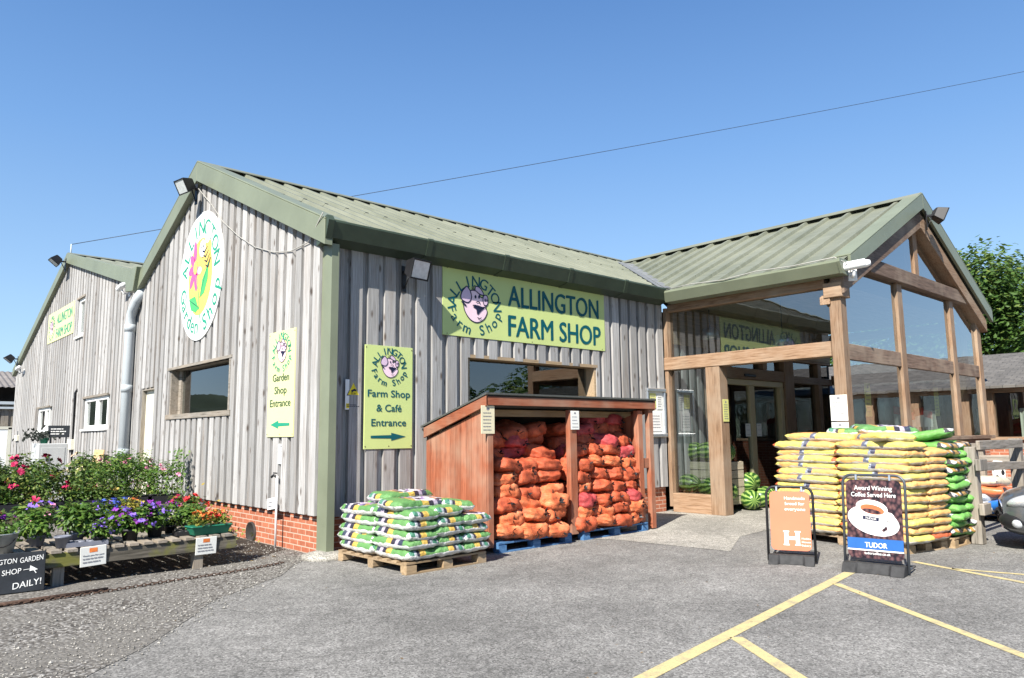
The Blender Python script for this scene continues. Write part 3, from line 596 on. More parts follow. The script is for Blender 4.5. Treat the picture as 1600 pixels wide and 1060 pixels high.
# oak frame, front gable
for x in (10.40, 13.40): beam('gable_post', x, x + .25, -3.72, -3.60, 1.44, 4.46, 'oak_z')
beam('gable_post', 15.2, 15.48, -3.72, -3.60, 1.44, 4.15, 'oak_z')
for a, b in ((7.972, 10.40), (10.65, 13.40), (13.65, 15.2)): beam('mid_rail', a, b, -3.70, -3.58, 2.80, 3.08, 'darkoak')
beam('collar_beam', 9.0, 14.9, -3.80, -3.58, 4.462, 4.74, 'darkoak')
q = MB(); q.prism([(XM - .11, 4.74), (XM + .11, 4.74), (XM + .11, 5.95), (XM - .11, 5.95)], -3.70, -3.48, 'y'); q.build('king_post', 'oak_z', porch, .008)
for sgn in (-1, 1):
    e = XM + sgn * 3.95; q = MB(); zz = lambda x: ZM - .30 - abs(x - XM) * PS
    q.prism([(XM, zz(XM)), (e, zz(e)), (e, zz(e) - .30), (XM, zz(XM) - .34)], -3.84, -3.60 + .001 * sgn, 'y'); q.build('rafter', 'darkoak' if sgn < 0 else 'oak_x', porch, .008)
    q = MB(); q.prism([(XM, zz(XM) - .36), (e, zz(e) - .32), (e, zz(e) - .46), (XM, zz(XM) - .52)], -3.58, -3.40 + .001 * sgn, 'y'); q.build('inner_rafter', 'oak_x', porch, .008)
beam('window_sill', 7.975, 15.62, -3.80, -3.50, 1.36, 1.44, 'darkoak'); beam('sill_plate', 7.975, 15.6, -3.70, -3.50, 1.22, 1.355, 'darkoak')
beam('dwarf_wall', 7.975, 15.5, -3.69, -3.52, 0, 1.215, 'brick', 0)
for a, b in ((7.972, 10.40), (10.65, 13.40), (13.65, 15.2)):
    pane('gable_pane', [(a, -3.66, 1.44), (b, -3.66, 1.44), (b, -3.66, 2.80), (a, -3.66, 2.80)])
    za, zb = (min(4.46, ZM - .75 - abs(q - XM) * PS) for q in (a, b)); pts = [(a, -3.66, 3.08), (b, -3.66, 3.08), (b, -3.66, zb)]
    if a < 9: pts += [(9.0, -3.66, 4.46), (a, -3.66, max(za, 4.0))]
    elif b > 14.9: pts += [(14.3, -3.66, 4.46), (a, -3.66, 4.46)]
    else: pts += [(a, -3.66, za)]
    pane('gable_pane', pts)
pane('gable_pane', [(9.6, -3.66, 4.74), (XM - .16, -3.66, 4.74), (XM - .16, -3.66, 5.6), (XM - .3, -3.66, 5.55)]); pane('gable_pane', [(XM + .16, -3.66, 4.74), (13.7, -3.66, 4.74), (XM + .3, -3.66, 5.55), (XM + .16, -3.66, 5.6)])
# far side wall and ceiling
beam('far_post', 15.3, 15.6, -3.38, -3.1, 0, 4.15, 'oak_z'); beam('far_wall', 15.35, 15.55, -3.08, -.06, 0, 1.3, 'brick', 0); beam('far_rail', 15.35, 15.58, -3.08, -.06, 2.82, 3.08, 'oak_y'); beam('far_rail', 15.35, 15.58, -3.08, -.06, 4.0, 4.2, 'oak_y')
pane('far_pane', [(15.46, -3.08, 1.3), (15.46, -.06, 1.3), (15.46, -.06, 2.82), (15.46, -3.08, 2.82)])
mb = MB(); mb.add([(7.98, -3.4, 4.235), (15.3, -3.4, 4.235), (15.3, -.05, 4.235), (7.98, -.05, 4.235)], [(0, 3, 2, 1)]); mb.box(7.98, 15.3, -.09, -.06, 3.42, 4.23); mb.build('ceiling', 'ceil', porch)
# entrance doors in the shop front
en = thing('entrance_doors', 'straw coloured glazed sliding doors with oak lintel inside the porch', 'door')
mb = MB(); mb.box(9.2, 9.5, -.10, .12, .1, 2.79); mb.box(12.64, 13.12, -.12, .12, .1, 3.36); mb.build('jamb_post', 'oak_z', en, .008)
mb = MB(); mb.box(9.2, 12.62, -.12, .12, 2.80, 3.06); mb.box(13.13, 15.3, -.11, .12, 2.80, 2.98); mb.box(9.2, 12.62, -.09, .12, 3.36, 3.44); mb.box(13.13, 15.3, -.09, .12, 3.36, 3.44); mb.build('lintel', 'oak_x', en, .008)
mb = MB(); mb.box(11.62, 11.80, -.12, .1, 3.065, 3.355); mb.box(14.5, 14.7, -.1, .1, .1, 3.355); mb.build('mullion', 'oak_z', en, .006)
mb = MB(); mb.box(9.51, 12.62, -.07, .06, 2.66, 2.795); mb.box(12.46, 12.63, -.071, .06, .12, 2.655); mb.box(11.02, 11.16, -.06, .03, .12, 2.655); mb.box(11.19, 11.30, -.03, .06, .12, 2.655); mb.box(9.51, 9.66, -.06, .05, .12, 2.655); mb.box(9.66, 11.02, -.05, .03, .12, .26); mb.box(11.30, 12.46, -.02, .05, .12, .26); mb.build('door_frame', 'doorframe', en, .006)
g = MB(); g.add([(9.66, -.01, .26), (11.02, -.01, .26), (11.02, -.01, 2.66), (9.66, -.01, 2.66)], [(0, 1, 2, 3)]); g.add([(11.3, .02, .26), (12.46, .02, .26), (12.46, .02, 2.66), (11.3, .02, 2.66)], [(0, 1, 2, 3)]); g.build('door_pane', 'glass', en)
g = MB()
for a, b, c, d in ((9.25, 11.62, 3.06, 3.36), (11.8, 12.64, 3.06, 3.36), (13.12, 14.5, 2.98, 3.36), (14.7, 15.3, 2.98, 3.36), (13.12, 14.5, .9, 2.80), (14.7, 15.3, .9, 2.80)): g.add([(a, .02, c), (b, .02, c), (b, .02, d), (a, .02, d)], [(0, 1, 2, 3)])
g.build('side_light', 'glass', en)
mb = MB(); mb.box(10.7, 11.2, -.16, -.121, 2.86, 2.92); mb.build('door_sensor', 'black', en, .01)
mb = MB(); mb.box(13.12, 15.3, -.06, .1, 0, .88); mb.build('low_panel', 'oak_x', en)

# ================================================================ CAFE WING on the right
cw = thing('brick_wing', 'low red brick wing with slate roof and orange timber windows behind the porch', 'building')
X0 = 17.0
mb = MB(); mb.box(X0, X0 + .22, -16, 2.0, 0, 1.28); mb.box(X0 + .1, X0 + 6.5, 1.8, 2.0, 0, 2.6); mb.build('wall', 'brick', cw)
mb = MB(); mb.add([(X0 - .35, -16.4, 2.66), (X0 + 3.2, -16.4, 3.76), (X0 + 3.2, 2.3, 3.76), (X0 - .35, 2.3, 2.66)], [(0, 3, 2, 1)]); mb.add([(X0 + 6.75, -16.4, 2.66), (X0 + 3.2, -16.4, 3.76), (X0 + 3.2, 2.3, 3.76), (X0 + 6.75, 2.3, 2.66)], [(0, 1, 2, 3)])
mb.add([(X0 - .35, -16.4, 2.60), (X0 + 3.2, -16.4, 3.70), (X0 + 3.2, 2.3, 3.70), (X0 - .35, 2.3, 2.60)], [(0, 1, 2, 3)]); mb.add([(X0 - .35, -16.4, 2.60), (X0 - .35, 2.3, 2.60), (X0 - .35, 2.3, 2.66), (X0 - .35, -16.4, 2.66)], [(0, 3, 2, 1)]); mb.build('roof', 'slate', cw)
mb = MB(); mb.box(X0 - .06, X0 + .2, -16, 2, 2.50, 2.62); mb.box(X0 - .10, X0 + .2, -16, 2, 1.30, 1.38); mb.build('wall_plate', 'oak_y', cw, .006)
y = 1.6; k = 0
while y > -15.8:
    q = MB(); q.box(X0 - .05, X0 + .18, y - .26, y, 1.385, 2.495); q.build('window_post', 'oak_z', cw, .006)
    g = MB(); g.add([(X0 + .08, y - .27, 1.385), (X0 + .08, y - 1.2, 1.385), (X0 + .08, y - 1.2, 2.5), (X0 + .08, y - .27, 2.5)], [(0, 1, 2, 3)]); g.build('pane', 'glass', cw); y -= 1.2
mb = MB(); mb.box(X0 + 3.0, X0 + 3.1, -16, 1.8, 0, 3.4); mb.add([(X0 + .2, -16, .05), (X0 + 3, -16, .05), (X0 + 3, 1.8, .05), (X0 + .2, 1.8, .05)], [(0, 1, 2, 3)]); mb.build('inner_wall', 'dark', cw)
for yy in (-3.95, -5.3, -7.6, -10):
    mb = MB(); mb.add([(X0 + .25 + .03 * math.sin(i * 1.7), yy - .035 * i, z) for i in range(12) for z in (1.38, 2.1)], [(2 * i, 2 * i + 2, 2 * i + 3, 2 * i + 1) for i in range(11)], 0, True); mb.build('curtain', 'cream', cw)

# far barn beyond the rear barn
fb = thing('far_barn', 'distant open fronted barn with grey corrugated roof at the left edge', 'building')
mb = MB(); n = 60; vs = []
for i in range(n):
    x = -4.5 + 7.5 * i / (n - 1); dz = .045 * (i % 2)
    for yy, zz in ((33.8, 4.12), (38, 5.2)): vs.append((x, yy, zz + dz))
mb.add(vs, [(2 * i, 2 * i + 2, 2 * i + 3, 2 * i + 1) for i in range(n - 1)]); mb.build('roof', simple('grey_corrugated', (.17, .155, .145), .8, .25, 2), fb)
mb = MB(); clad(mb, 'y', -4.4, 2.4, lambda u: 3.3, 0, [], .42, .3, face=34.2); mb.build('wall', 'grey_z', fb)
mb = MB(); mb.box(-4.4, 2.4, 34.0, 34.15, 3.32, 3.46); mb.box(-4.4, 2.4, 34.0, 34.15, 3.1, 3.2); mb.build('rail', 'pvc', fb)
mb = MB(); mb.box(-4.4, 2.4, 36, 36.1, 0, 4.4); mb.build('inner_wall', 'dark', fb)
mb = MB(); mb.box(-.6, 1.35, 33.95, 34.1, .2, 2.1); mb.build('white_door', 'white', fb); mb = MB(); mb.box(1.36, 1.5, 33.93, 34.1, .2, 2.2); mb.box(-.8, 1.5, 33.93, 34.1, 2.11, 2.25); mb.build('door_frame', 'cream', fb)

# ================================================================ SIGNS ON THE BARNS
def board(t, w, h, mat, th=.02, name='board'):   # local origin at the board's centre, front face at y=-th
    q = MB(); q.box(-w / 2, w / 2, -th, 0, -h / 2, h / 2)
    if h > .8:
        for a_ in (-.97, 0, .97):
            for b_ in (-.95, .95): q.lathe([(.009, 0), (.009, .003), (.002, .004)], 8, 1, (a_ * w / 2 * .985, -th - .004, b_ * h / 2), 'y')
    return q.build(name, [mat, 'rust'], t, .003)
def pig(t, cx, cz, s, y):
    """smiling pig's head of the shop emblem: line art in flat inks"""
    a = Art(); a.y = y; S = lambda pts: [(cx + x * s, cz + z * s) for x, z in pts]
    def blob(pts, mi, lay, n=5):                    # closed smooth outline
        out = []; m = len(pts)
        for i in range(m):
            p0, p1, p2, p3 = (Vector(pts[(i + k - 1) % m]) for k in range(4))
            for j in range(n):
                u = j / n; out.append(.5 * ((2 * p1) + (p2 - p0) * u + (2 * p0 - 5 * p1 + 4 * p2 - p3) * u * u + (3 * p1 - p0 - 3 * p2 + p3) * u ** 3))
        pts2 = [(q[0], q[1]) for q in out]; a.poly(S(pts2), mi, lay); return pts2
    def curve(pts, wd, lay=9):
        out = []; m = len(pts)
        for i in range(m - 1):
            p0, p1, p2, p3 = (Vector(pts[min(max(i + k - 1, 0), m - 1)]) for k in range(4))
            for j in range(5):
                u = j / 5; out.append(.5 * ((2 * p1) + (p2 - p0) * u + (2 * p0 - 5 * p1 + 4 * p2 - p3) * u * u + (3 * p1 - p0 - 3 * p2 + p3) * u ** 3))
        out.append(Vector(pts[-1])); a.stroke(S([(q[0], q[1]) for q in out]), wd * s, 2, lay)
    face = [(-.62, .25), (-.5, .62), (-.1, .78), (.3, .7), (.5, .42), (.92, .52), (1.0, .2), (.85, -.12), (.95, -.4), (.7, -.82), (.2, -1.05), (-.3, -.92), (-.68, -.5), (-.78, -.05)]
    o = blob(face, 0, 1); curve(o[::5] + [o[0]], .06, 3)
    ear = [(-.55, .98), (-.9, .6), (-.95, .2), (-.5, .02), (-.22, .3), (-.3, .7)]; o = blob(ear, 1, 4); curve(o[::5] + [o[0]], .07, 5)
    ear2 = [(.05, .8), (.1, 1.02), (.4, .98), (.7, .62), (.42, .6)]; o = blob(ear2, 1, 4); curve(o[::5] + [o[0]], .06, 5)
    sn = [(.62, .3), (.7, .56), (.92, .58), (1.02, .34), (.94, .04), (.72, .02)]; o = blob(sn, 1, 4); curve(o[::5] + [o[0]], .06, 5)
    a.ell(cx + .80 * s, cz + .30 * s, .05 * s, .09 * s, 2, 6); a.ell(cx + .93 * s, cz + .31 * s, .04 * s, .08 * s, 2, 6)
    a.ell(cx + .08 * s, cz + .42 * s, .07 * s, .10 * s, 2, 6); a.ell(cx + .34 * s, cz + .44 * s, .06 * s, .10 * s, 2, 6)
    blob([(-.1, -.18), (.2, -.05), (.5, -.1), (.75, -.14), (.5, -.36), (.22, -.6), (.12, -.3)], 2, 6)
    curve([(-.14, -.10), (.1, -.08), (.4, -.16), (.85, -.1)], .07); curve([(.1, .1), (.3, .16), (.42, .05)], .06); curve([(-.02, .78), (-.06, .98), (.06, 1.08)], .05); curve([(-.1, .78), (-.2, .95)], .05); curve([(.2, -.75), (.36, -.82), (.5, -.74)], .05); curve([(-.95, .05), (-.6, -.18)], .1)
    a.build('pig_emblem', ['pig', 'pigear', 'ink'], t)
# big banner sign on the front wall
t = thing('shop_sign', 'long lime green banner sign with large teal shop name above the front window', 'sign', (3.925, -.045, 3.675))
WB, HB = 3.85, 1.10; board(t, WB, HB, 'signgreen')
a = Art(); a.y = -.024
a.txt('ALLINGTON', .60, .24, .37, 2.30, .03); a.txt('FARM SHOP', .62, -.27, .37, 2.34, .03); a.build('shop_name', 'teal', t)
a = Art(); a.y = -.024; a.arc('ALLINGTON', -1.27, -.03, .48, .41, 172, 4, .19, .012, jit=.008); a.arc('Farm Shop', -1.27, .0, .49, .43, 196, 340, .17, .012, under=True, jit=.008); a.build('arched_lettering', 'teal', t)
pig(t, -1.29, -.0, .285, -.0225)
def portrait_sign(loc, rz, w, h, mat, ink, lines, arrow, lab, pz):
    t = thing('entrance_sign', lab, 'sign', loc, rz, 'upright entrance signs'); board(t, w, h, mat); a = Art(); a.y = -.024
    a.arc('ALLINGTON', 0, h * .295, w * .31, w * .29, 170, 8, w * .125, .018, jit=.004); a.arc('Farm Shop', 0, h * .305, w * .33, w * .31, 200, 338, w * .115, .02, under=True, jit=.004); a.build('arched_lettering', ink, t)
    a = Art(); a.y = -.024
    for s_, z, wd in lines: a.txt(s_, 0, z * h, w * .13, wd * w, .018)
    a.build('lettering', ink if ink == 'teal' else 'darkgreen', t); a = Art(); a.y = -.024; z = -.385 * h; k = arrow * w
    a.poly([(-.37 * k, z + .022 * w), (.05 * k, z + .03 * w), (.05 * k, z + .07 * w), (.36 * k, z), (.05 * k, z - .07 * w), (.05 * k, z - .03 * w), (-.37 * k, z - .022 * w)][::1 if arrow > 0 else -1], 0, 0); a.build('arrow', ink, t)
    pig(t, 0.0, h * pz, w * .19, -.0225)
portrait_sign((1.035, -.045, 2.13), 0, .81, 1.48, 'signgreen', 'teal', [('Farm Shop', .035, .88), ('& Café', -.105, .52), ('Entrance', -.245, .72)], 1, 'lime green sign with right arrow reading Farm Shop & Café Entrance, left of the shed', .30)
portrait_sign((-.05, 1.115, 2.355), GAB, .86, 1.56, 'signyellow', 'tealgreen', [('Garden', .06, .62), ('Shop', -.06, .46), ('Entrance', -.18, .78)], -1, 'pale yellow sign with left arrow reading Garden Shop Entrance on the gable', .31)
# distant sign on the rear barn
t = thing('shop_sign', 'pale yellow shop sign high on the rear barn beside a small window', 'sign', (-.03, 16.45, 5.07), GAB); board(t, 3.45, .94, 'signyellow')
a = Art(); a.y = -.024; a.txt('ALLINGTON', .55, .2, .30, 2.0, .02); a.txt('FARM SHOP', .55, -.24, .30, 2.05, .02); a.build('shop_name', 'tealgreen', t)
a = Art(); a.y = -.024; a.arc('ALLINGTON', -1.15, -.0, .38, .33, 172, 8, .13, .018); a.arc('Farm Shop', -1.15, .0, .38, .36, 198, 340, .12, .02, under=True); a.build('arched_lettering', 'tealgreen', t); pig(t, -1.15, 0, .22, -.0225)
# oval garden shop sign
t = thing('oval_sign', 'white oval garden shop sign with pink flower and bee below the gable peak', 'sign', (-.05, 4.62, 4.56), GAB)
q = MB(); n = 56; q.prism([(1.09 * math.cos(2 * math.pi * k / n), 1.21 * math.sin(2 * math.pi * k / n)) for k in range(n)], -.025, 0, 'y'); q.build('board', 'white', t)
a = Art(); a.y = -.029; a.arc('ALLINGTON', 0, .05, .82, .88, 172, 10, .30, .012, jit=.012); a.arc('Garden', -.02, .0, .84, .93, 198, 266, .30, .014, under=True, jit=.012); a.arc('Shop', .02, .0, .84, .95, 291, 344, .32, .014, under=True, jit=.012); a.build('arched_lettering', 'tealgreen', t)
a = Art(); a.y = -.0265; cz = -.02
a.ell(.0, cz, .60, .73, 0, 0)
for ang, ln in ((95, .40), (140, .30), (190, .30), (235, .36), (285, .38), (330, .22)):
    r = R(ang); a.ell(-.27 + math.cos(r) * ln * .62, .20 + math.sin(r) * ln * .75, .085, ln * .52, 1, 2 + .1 * (ang // 90), r - math.pi / 2)
a.ell(-.25, .19, .10, .13, 0, 4)
a.stroke([(-.2, .0), (-.03, -.35), (.03, -.7), (.18, -.98)], .035, 2, 3)
a.poly([(.03, -.42), (.12, -.1), (.42, .2), (.40, -.12), (.25, -.36)], 2, 3); a.poly([(.0, -.62), (-.2, -.36), (-.52, -.38), (-.40, -.6), (-.15, -.68)], 2, 3)
a.stroke([(.03, -.42), (.2, -.12), (.36, .1)], .015, 3, 4); a.stroke([(.0, -.6), (-.25, -.5), (-.45, -.42)], .015, 3, 4)
a.ell(.30, .33, .16, .31, 0, 4, R(-35)); a.ell(.08, .50, .15, .17, 4, 5); a.ell(.30, .70, .06, .16, 4, 5, R(-30)); a.ell(.42, .66, .05, .15, 4, 5, R(-50)); a.ell(-.02, .10, .10, .07, 4, 5)
for k in (-.16, -.05, .06, .17): a.stroke([(.17 + k * .55, .31 - k * .9), (.29 + k * .62, .26 - k * .95), (.42 + k * .5, .38 - k * .7)], .045, 3, 6)
a.stroke([(.04, .62), (.0, .8)], .015, 3, 6); a.stroke([(-.08, .6), (-.16, .74)], .015, 3, 6); a.ell(.05, .52, .02, .03, 3, 7); a.ell(.13, .53, .02, .03, 3, 7); a.stroke([(.02, .43), (.09, .40), (.15, .44)], .015, 3, 7); a.stroke([(-.02, .37), (.18, .30)], .015, 3, 7)
a.build('flower_and_bee_picture', ['sunyel', 'flower', 'leafprint', 'ink', 'white'], t)
# CCTV warning sign
t = thing('warning_sign', 'small white CCTV warning sign with yellow triangle near the green corner post', 'sign', (.455, -.045, 2.15)); board(t, .25, .42, 'white', .008)
a = Art(); a.y = -.01; a.poly([(-.105, -.015), (.105, -.015), (0, .185)], 0, 0); a.poly([(-.088, -.004), (.088, -.004), (0, .163)], 1, 1); a.poly([(-.04, .055), (.02, .085), (.035, .06), (-.025, .03)], 0, 2); a.ell(.03, .06, .018, .014, 0, 3); a.poly([(-.03, .025), (-.02, .025), (-.005, .05), (-.015, .05)], 0, 3)
a.poly([(-.11, -.19), (.11, -.19), (.11, -.125), (-.11, -.125)], 1, 0); a.txt('CCTV', 0, .012, .024, .07, .02, 0, 0, -.0135); a.lines(-.1, .1, (-.145, -.165), .01, 0); a.build('warning_print', ['ink', 'warn'], t)
# papers
def paper(lab, loc, rz, w, h, mat='paper', lines=6, head=True, name='notice', grp=None, tilt=0):
    t = thing(name, lab, 'notice', loc, rz, grp); t.rotation_euler = (tilt, 0, rz); board(t, w, h, mat, .006, 'sheet'); a = Art(); a.y = -.0075; zs = [h * (.36 - .72 * i / max(1, lines - 1)) for i in range(lines)]
    if head: a.ell(0, h * .38, w * .12, h * .05, 0, 0, n=12); zs = zs[1:]
    a.lines(-w * .36, w * .36, zs, h * .028); a.build('print', 'greyink', t); return t
paper('narrow white paper notice pinned to the boards below the garden shop sign', (-.045, 1.09, 1.33), GAB, .20, .29, 'paper', 4)
paper('cream price notice on the front left corner of the log shed', (1.655, -1.532, 1.775), 0, .24, .38, 'creampaper', 7)
paper('white price notice on the middle post of the log shed', (3.37, -1.54, 1.775), 0, .185, .28, 'paper', 5)
paper('yellow paper notice on the oak post beside the entrance', (7.88, -1.338, 1.99), 0, .20, .43, 'yelpaper', 8)
paper('upper white notice on the porch corner post above the yellow bags', (7.735, -3.60, 1.96), GAB, .29, .44, 'paper', 6)
paper('lower white notice on the porch corner post above the yellow bags', (7.735, -3.60, 1.52), GAB, .29, .40, 'paper', 3)
paper('small white notice on the left sliding door', (10.85, -.07, 1.62), 0, .22, .3, 'paper', 3, False); paper('small pink and white notice on the right sliding door', (11.42, -.03, 1.62), 0, .22, .3, 'paper', 3, False)
paper('left of three pale green price tags hanging inside the porch gable window', (9.19, -3.50, 2.14), 0, .26, .62, 'yelpaper', 7, True, 'price_tag', 'price tags inside the gable window')
paper('middle of three pale green price tags hanging inside the porch gable window', (11.08, -3.50, 2.14), 0, .26, .62, 'yelpaper', 7, True, 'price_tag', 'price tags inside the gable window')
paper('right of three pale green price tags hanging inside the porch gable window', (12.76, -3.50, 2.18), 0, .26, .62, 'yelpaper', 7, True, 'price_tag', 'price tags inside the gable window')
# poster case on the wall
t = thing('notice_case', 'grey aluminium framed notice case on the wall right of the log shed', 'notice case', (7.36, -.05, 1.98))
q = MB(); q.box(-.31, .31, -.07, 0, .42, .49); q.box(-.31, .31, -.07, 0, -.49, -.42); q.box(-.31, -.25, -.06, 0, -.42, .42); q.box(.25, .31, -.06, 0, -.42, .42); q.build('case_frame', 'alu', t, .012)
q = MB(); q.box(-.25, .25, -.02, 0, -.42, .42); q.build('back_panel', 'paper', t)
for nm, x, z, w_, h_, mm in (('poster', -.10, .24, .2, .3, 'yelpaper'), ('poster', .12, .22, .17, .3, 'paper'), ('poster', -.02, -.18, .36, .38, 'cupwhite')):
    q = MB(); q.box(x - w_ / 2, x + w_ / 2, -.03, -.021, z - h_ / 2, z + h_ / 2); po = q.build(nm, mm, t); a = Art(); a.y = -.032; a.lines(x - w_ * .4, x + w_ * .4, [z + h_ * (.3 - .15 * i) for i in range(5)], .012); a.build('print', 'greyink', po)

# ================================================================ LIGHTS, CAMERAS, WIRES
flood('black floodlight under the eave at the left end of the front wall', (1.28, -.05, 4.0), R(8), R(16), .36, .20)
flood('black floodlight at the peak of the main gable above the oval sign', (-.17, 4.72, 6.22), GAB + R(10), R(28), .33, .14)
flood('black floodlight at the peak of the rear barn gable', (-.14, 15.75, 6.85), GAB, R(50), .36, .18)
flood('black floodlight low on the far left verge of the rear barn', (-.14, 22.6, 4.5), GAB, R(50), .36, .18)
flood('grey floodlight at the peak of the glazed porch gable', (XM + .05, -3.93, 6.02), R(35), R(25), .34, .18)
def cctv(lab, loc, rz, s=1):
    t = thing('security_camera', lab, 'camera', loc, rz, 'white security cameras'); t.scale = (s, s, s)
    q = MB(); q.box(-.07, .07, -.03, 0, -.10, .10); q.tube([(0, -.02, -.02), (0, -.16, -.04), (.0, -.20, .05)], .028, 8); q.build('bracket', 'whiteplastic', t, .006)
    q = MB(); m = Matrix.Translation((.06, -.22, .13)) @ Matrix.Rotation(R(-8), 4, 'Y'); q.tube([m @ Vector(p_) for p_ in ((-.21, 0, 0), (.14, 0, 0), (.20, 0, 0))], [.066, .066, .045], 14); q.tube([m @ Vector(p_) for p_ in ((-.27, 0, .012), (.12, 0, .012))], [.078, .074], 14, 0, False); q.build('camera_body', 'whiteplastic', t)
    q = MB(); q.lathe([(.05, 0), (.05, -.012), (.03, -.02)], 12, 0, (0, 0, 0), 'x'); o = q.build('lens', 'black', t); o.matrix_local = m @ Matrix.Translation((-.215, 0, 0)); return t
cctv('white security camera on the corner of the porch gutter', (7.86, -3.93, 4.22), R(-60), 1.0)
cctv('small white security camera near the right end of the rear barn verge', (-.02, 9.3, 4.95), GAB, .9)
cctv('small white security camera at the far left end of the rear barn', (-.02, 21.9, 4.0), GAB, .9)
t = MB(); t.tube([(-.18, 4.6, 6.2), (-.07, 4.25, 5.85), (-.07, 3.6, 5.35), (-.07, 2.9, 4.95), (-.07, 2.2, 4.62), (-.075, 1.5, 4.40), (-.075, .9, 4.30), (-.08, .35, 4.32), (-.16, .0, 4.42), (-.2, -.3, 4.58)], .008, 5)
one('cable', 'pale cable looping from the gable floodlight down to the front eave', 'cable', t, 'cable')
t = MB(); t.tube([(7.45, -.35, 4.47), (7.40, -1.0, 4.48), (7.38, -1.7, 4.44), (7.39, -2.4, 4.49), (7.38, -3.1, 4.46), (7.39, -3.85, 4.48), (7.5, -3.98, 4.38), (7.72, -3.97, 4.25)], .009, 5)
one('cable', 'pale cable lying along the porch gutter to the security camera', 'cable', t, 'cable')
A_, B_ = Vector((0, 15.9, 7.44)), Vector((37.30, -2.85, 18.86)); t = MB(); t.tube([A_.lerp(B_, i / 30) - Vector((0, 0, .5 * 4 * (i / 30) * (1 - i / 30) * .35)) for i in range(31)], .010, 5)
one('overhead_wire', 'thin dark overhead wire crossing the sky above the roofs', 'wire', t, 'wire')
t = MB(); t.tube([(37.30, -2.85, 0), (37.30, -2.85, 18.86 + .3)], [.17, .12], 10); one('utility_pole', 'tall wooden pole carrying the overhead wire beyond the brick wing', 'pole', t, 'bark')
for lab, x, yy, z in (('silver dome pendant lamp inside the porch nearest the shop wall', 9.0, -.35, 3.58), ('silver dome pendant lamp inside the porch above the doorway', 9.2, -1.9, 3.28)):
    t = thing('pendant_lamp', lab, 'lamp', (x, yy, z), 0, 'pendant lamps in the porch'); q = MB(); q.lathe([(.05, .24), (.12, .23), (.18, .15), (.20, .0), (.19, .0), (.16, .14), (.05, .2)], 18); q.build('lamp_shade', 'alu', t); q = MB(); q.tube([(0, 0, .24), (0, 0, 4.22 - z)], .01, 6); q.build('cord', 'black', t)

# ================================================================ LOG SHED
SX0, SX1, SY0, SY1 = 1.66, 5.20, -1.50, -.12
shed = thing('log_shed', 'red brown stained lean-to shed stacked with netted logs', 'shed', (0, 0, 0))
zt = lambda y: 2.06 + (y - SY0) * (-.43 / 1.4)
q = MB(); y = SY1
while y > SY0 + .01:
    e = max(SY0, y - .118); q.prism([(y, .1), (e + .005, .1), (e + .005, zt(e) - .13), (y, zt(y) - .13)], SX0, SX0 + .022, 'x'); y = e
q.build('side_wall', 'shed_z', shed)
q = MB(); y = SY1
while y > SY0 + .01:
    e = max(SY0, y - .118); q.prism([(y, .1), (e + .005, .1), (e + .005, zt(e) - .13), (y, zt(y) - .13)], SX1 - .20, SX1 - .178, 'x'); y = e
q.build('side_wall', 'shed_z', shed)
def shp(name, x0, x1, y0, y1, z0, z1, mat): q = MB(); q.box(x0, x1, y0, y1, z0, z1); return q.build(name, mat, shed, .005)
shp('corner_post', SX0, SX0 + .10, SY0 - .025, SY0 - .001, .08, 1.96, 'shed_z'); shp('corner_post', SX0 + .023, SX0 + .10, SY0, SY0 + .08, .08, 1.94, 'shed_z'); shp('middle_post', 3.28, 3.43, SY0 - .02, SY0 + .07, .10, 1.93, 'shed_z')
shp('corner_post', SX1 - .28, SX1 - .16, SY0 - .02, SY0 + .08, .05, 1.94, 'shed_z'); shp('corner_post', SX1 + .0, SX1 + .11, SY0 - .03, SY0 + .06, .02, 2.0, 'shed_z'); shp('bottom_rail', SX1 - .155, SX1 - .005, SY0, SY0 + .06, 1.0, 1.16, 'shed_x')
shp('front_fascia', SX0 - .05, SX1 + .12, SY0 - .06, SY0 - .032, 1.97, 2.09, 'shed_x')
for xx in (SX0 - .055, SX1 + .121):
    q = MB(); q.prism([(SY0 - .06, zt(SY0) + .05), (SY1 + .0, zt(SY1) + .05), (SY1 + .0, zt(SY1) - .10), (SY0 - .06, zt(SY0) - .10)], xx, xx + .03, 'x'); q.build('barge_board', 'shed_y', shed, .004)
q = MB(); q.prism([(SY0 - .08, zt(SY0) + .055), (SY1 + .05, zt(SY1) + .055), (SY1 + .05, zt(SY1) + .08), (SY0 - .08, zt(SY0) + .08)], SX0 - .07, SX1 + .15, 'x'); q.prism([(SY0 - .03, zt(SY0) + .02), (SY1, zt(SY1) + .02), (SY1, zt(SY1) + .05), (SY0 - .03, zt(SY0) + .05)], SX0, SX1 + .1, 'x'); q.build('felt_roof', simple('roof_felt', (.07, .075, .07), .9, .3, 60, bump=.4), shed)
for yy in (-1.15, -.45): shp('purlin', SX0 + .03, SX1, yy, yy + .07, zt(yy) - .12, zt(yy) - .02, 'pine_x')
q = MB(); q.bar((2.0, -.2, 1.55), (3.2, -.35, 1.85), .05, .09); q.build('brace', 'pine_x', shed)
q = MB(); x = SX0 + .03
while x < SX1 - .2: q.box(x, x + .13, SY1 - .03, SY1 - .01, .1, 1.6); x += .14
q.build('back_wall', 'shed_z', shed)

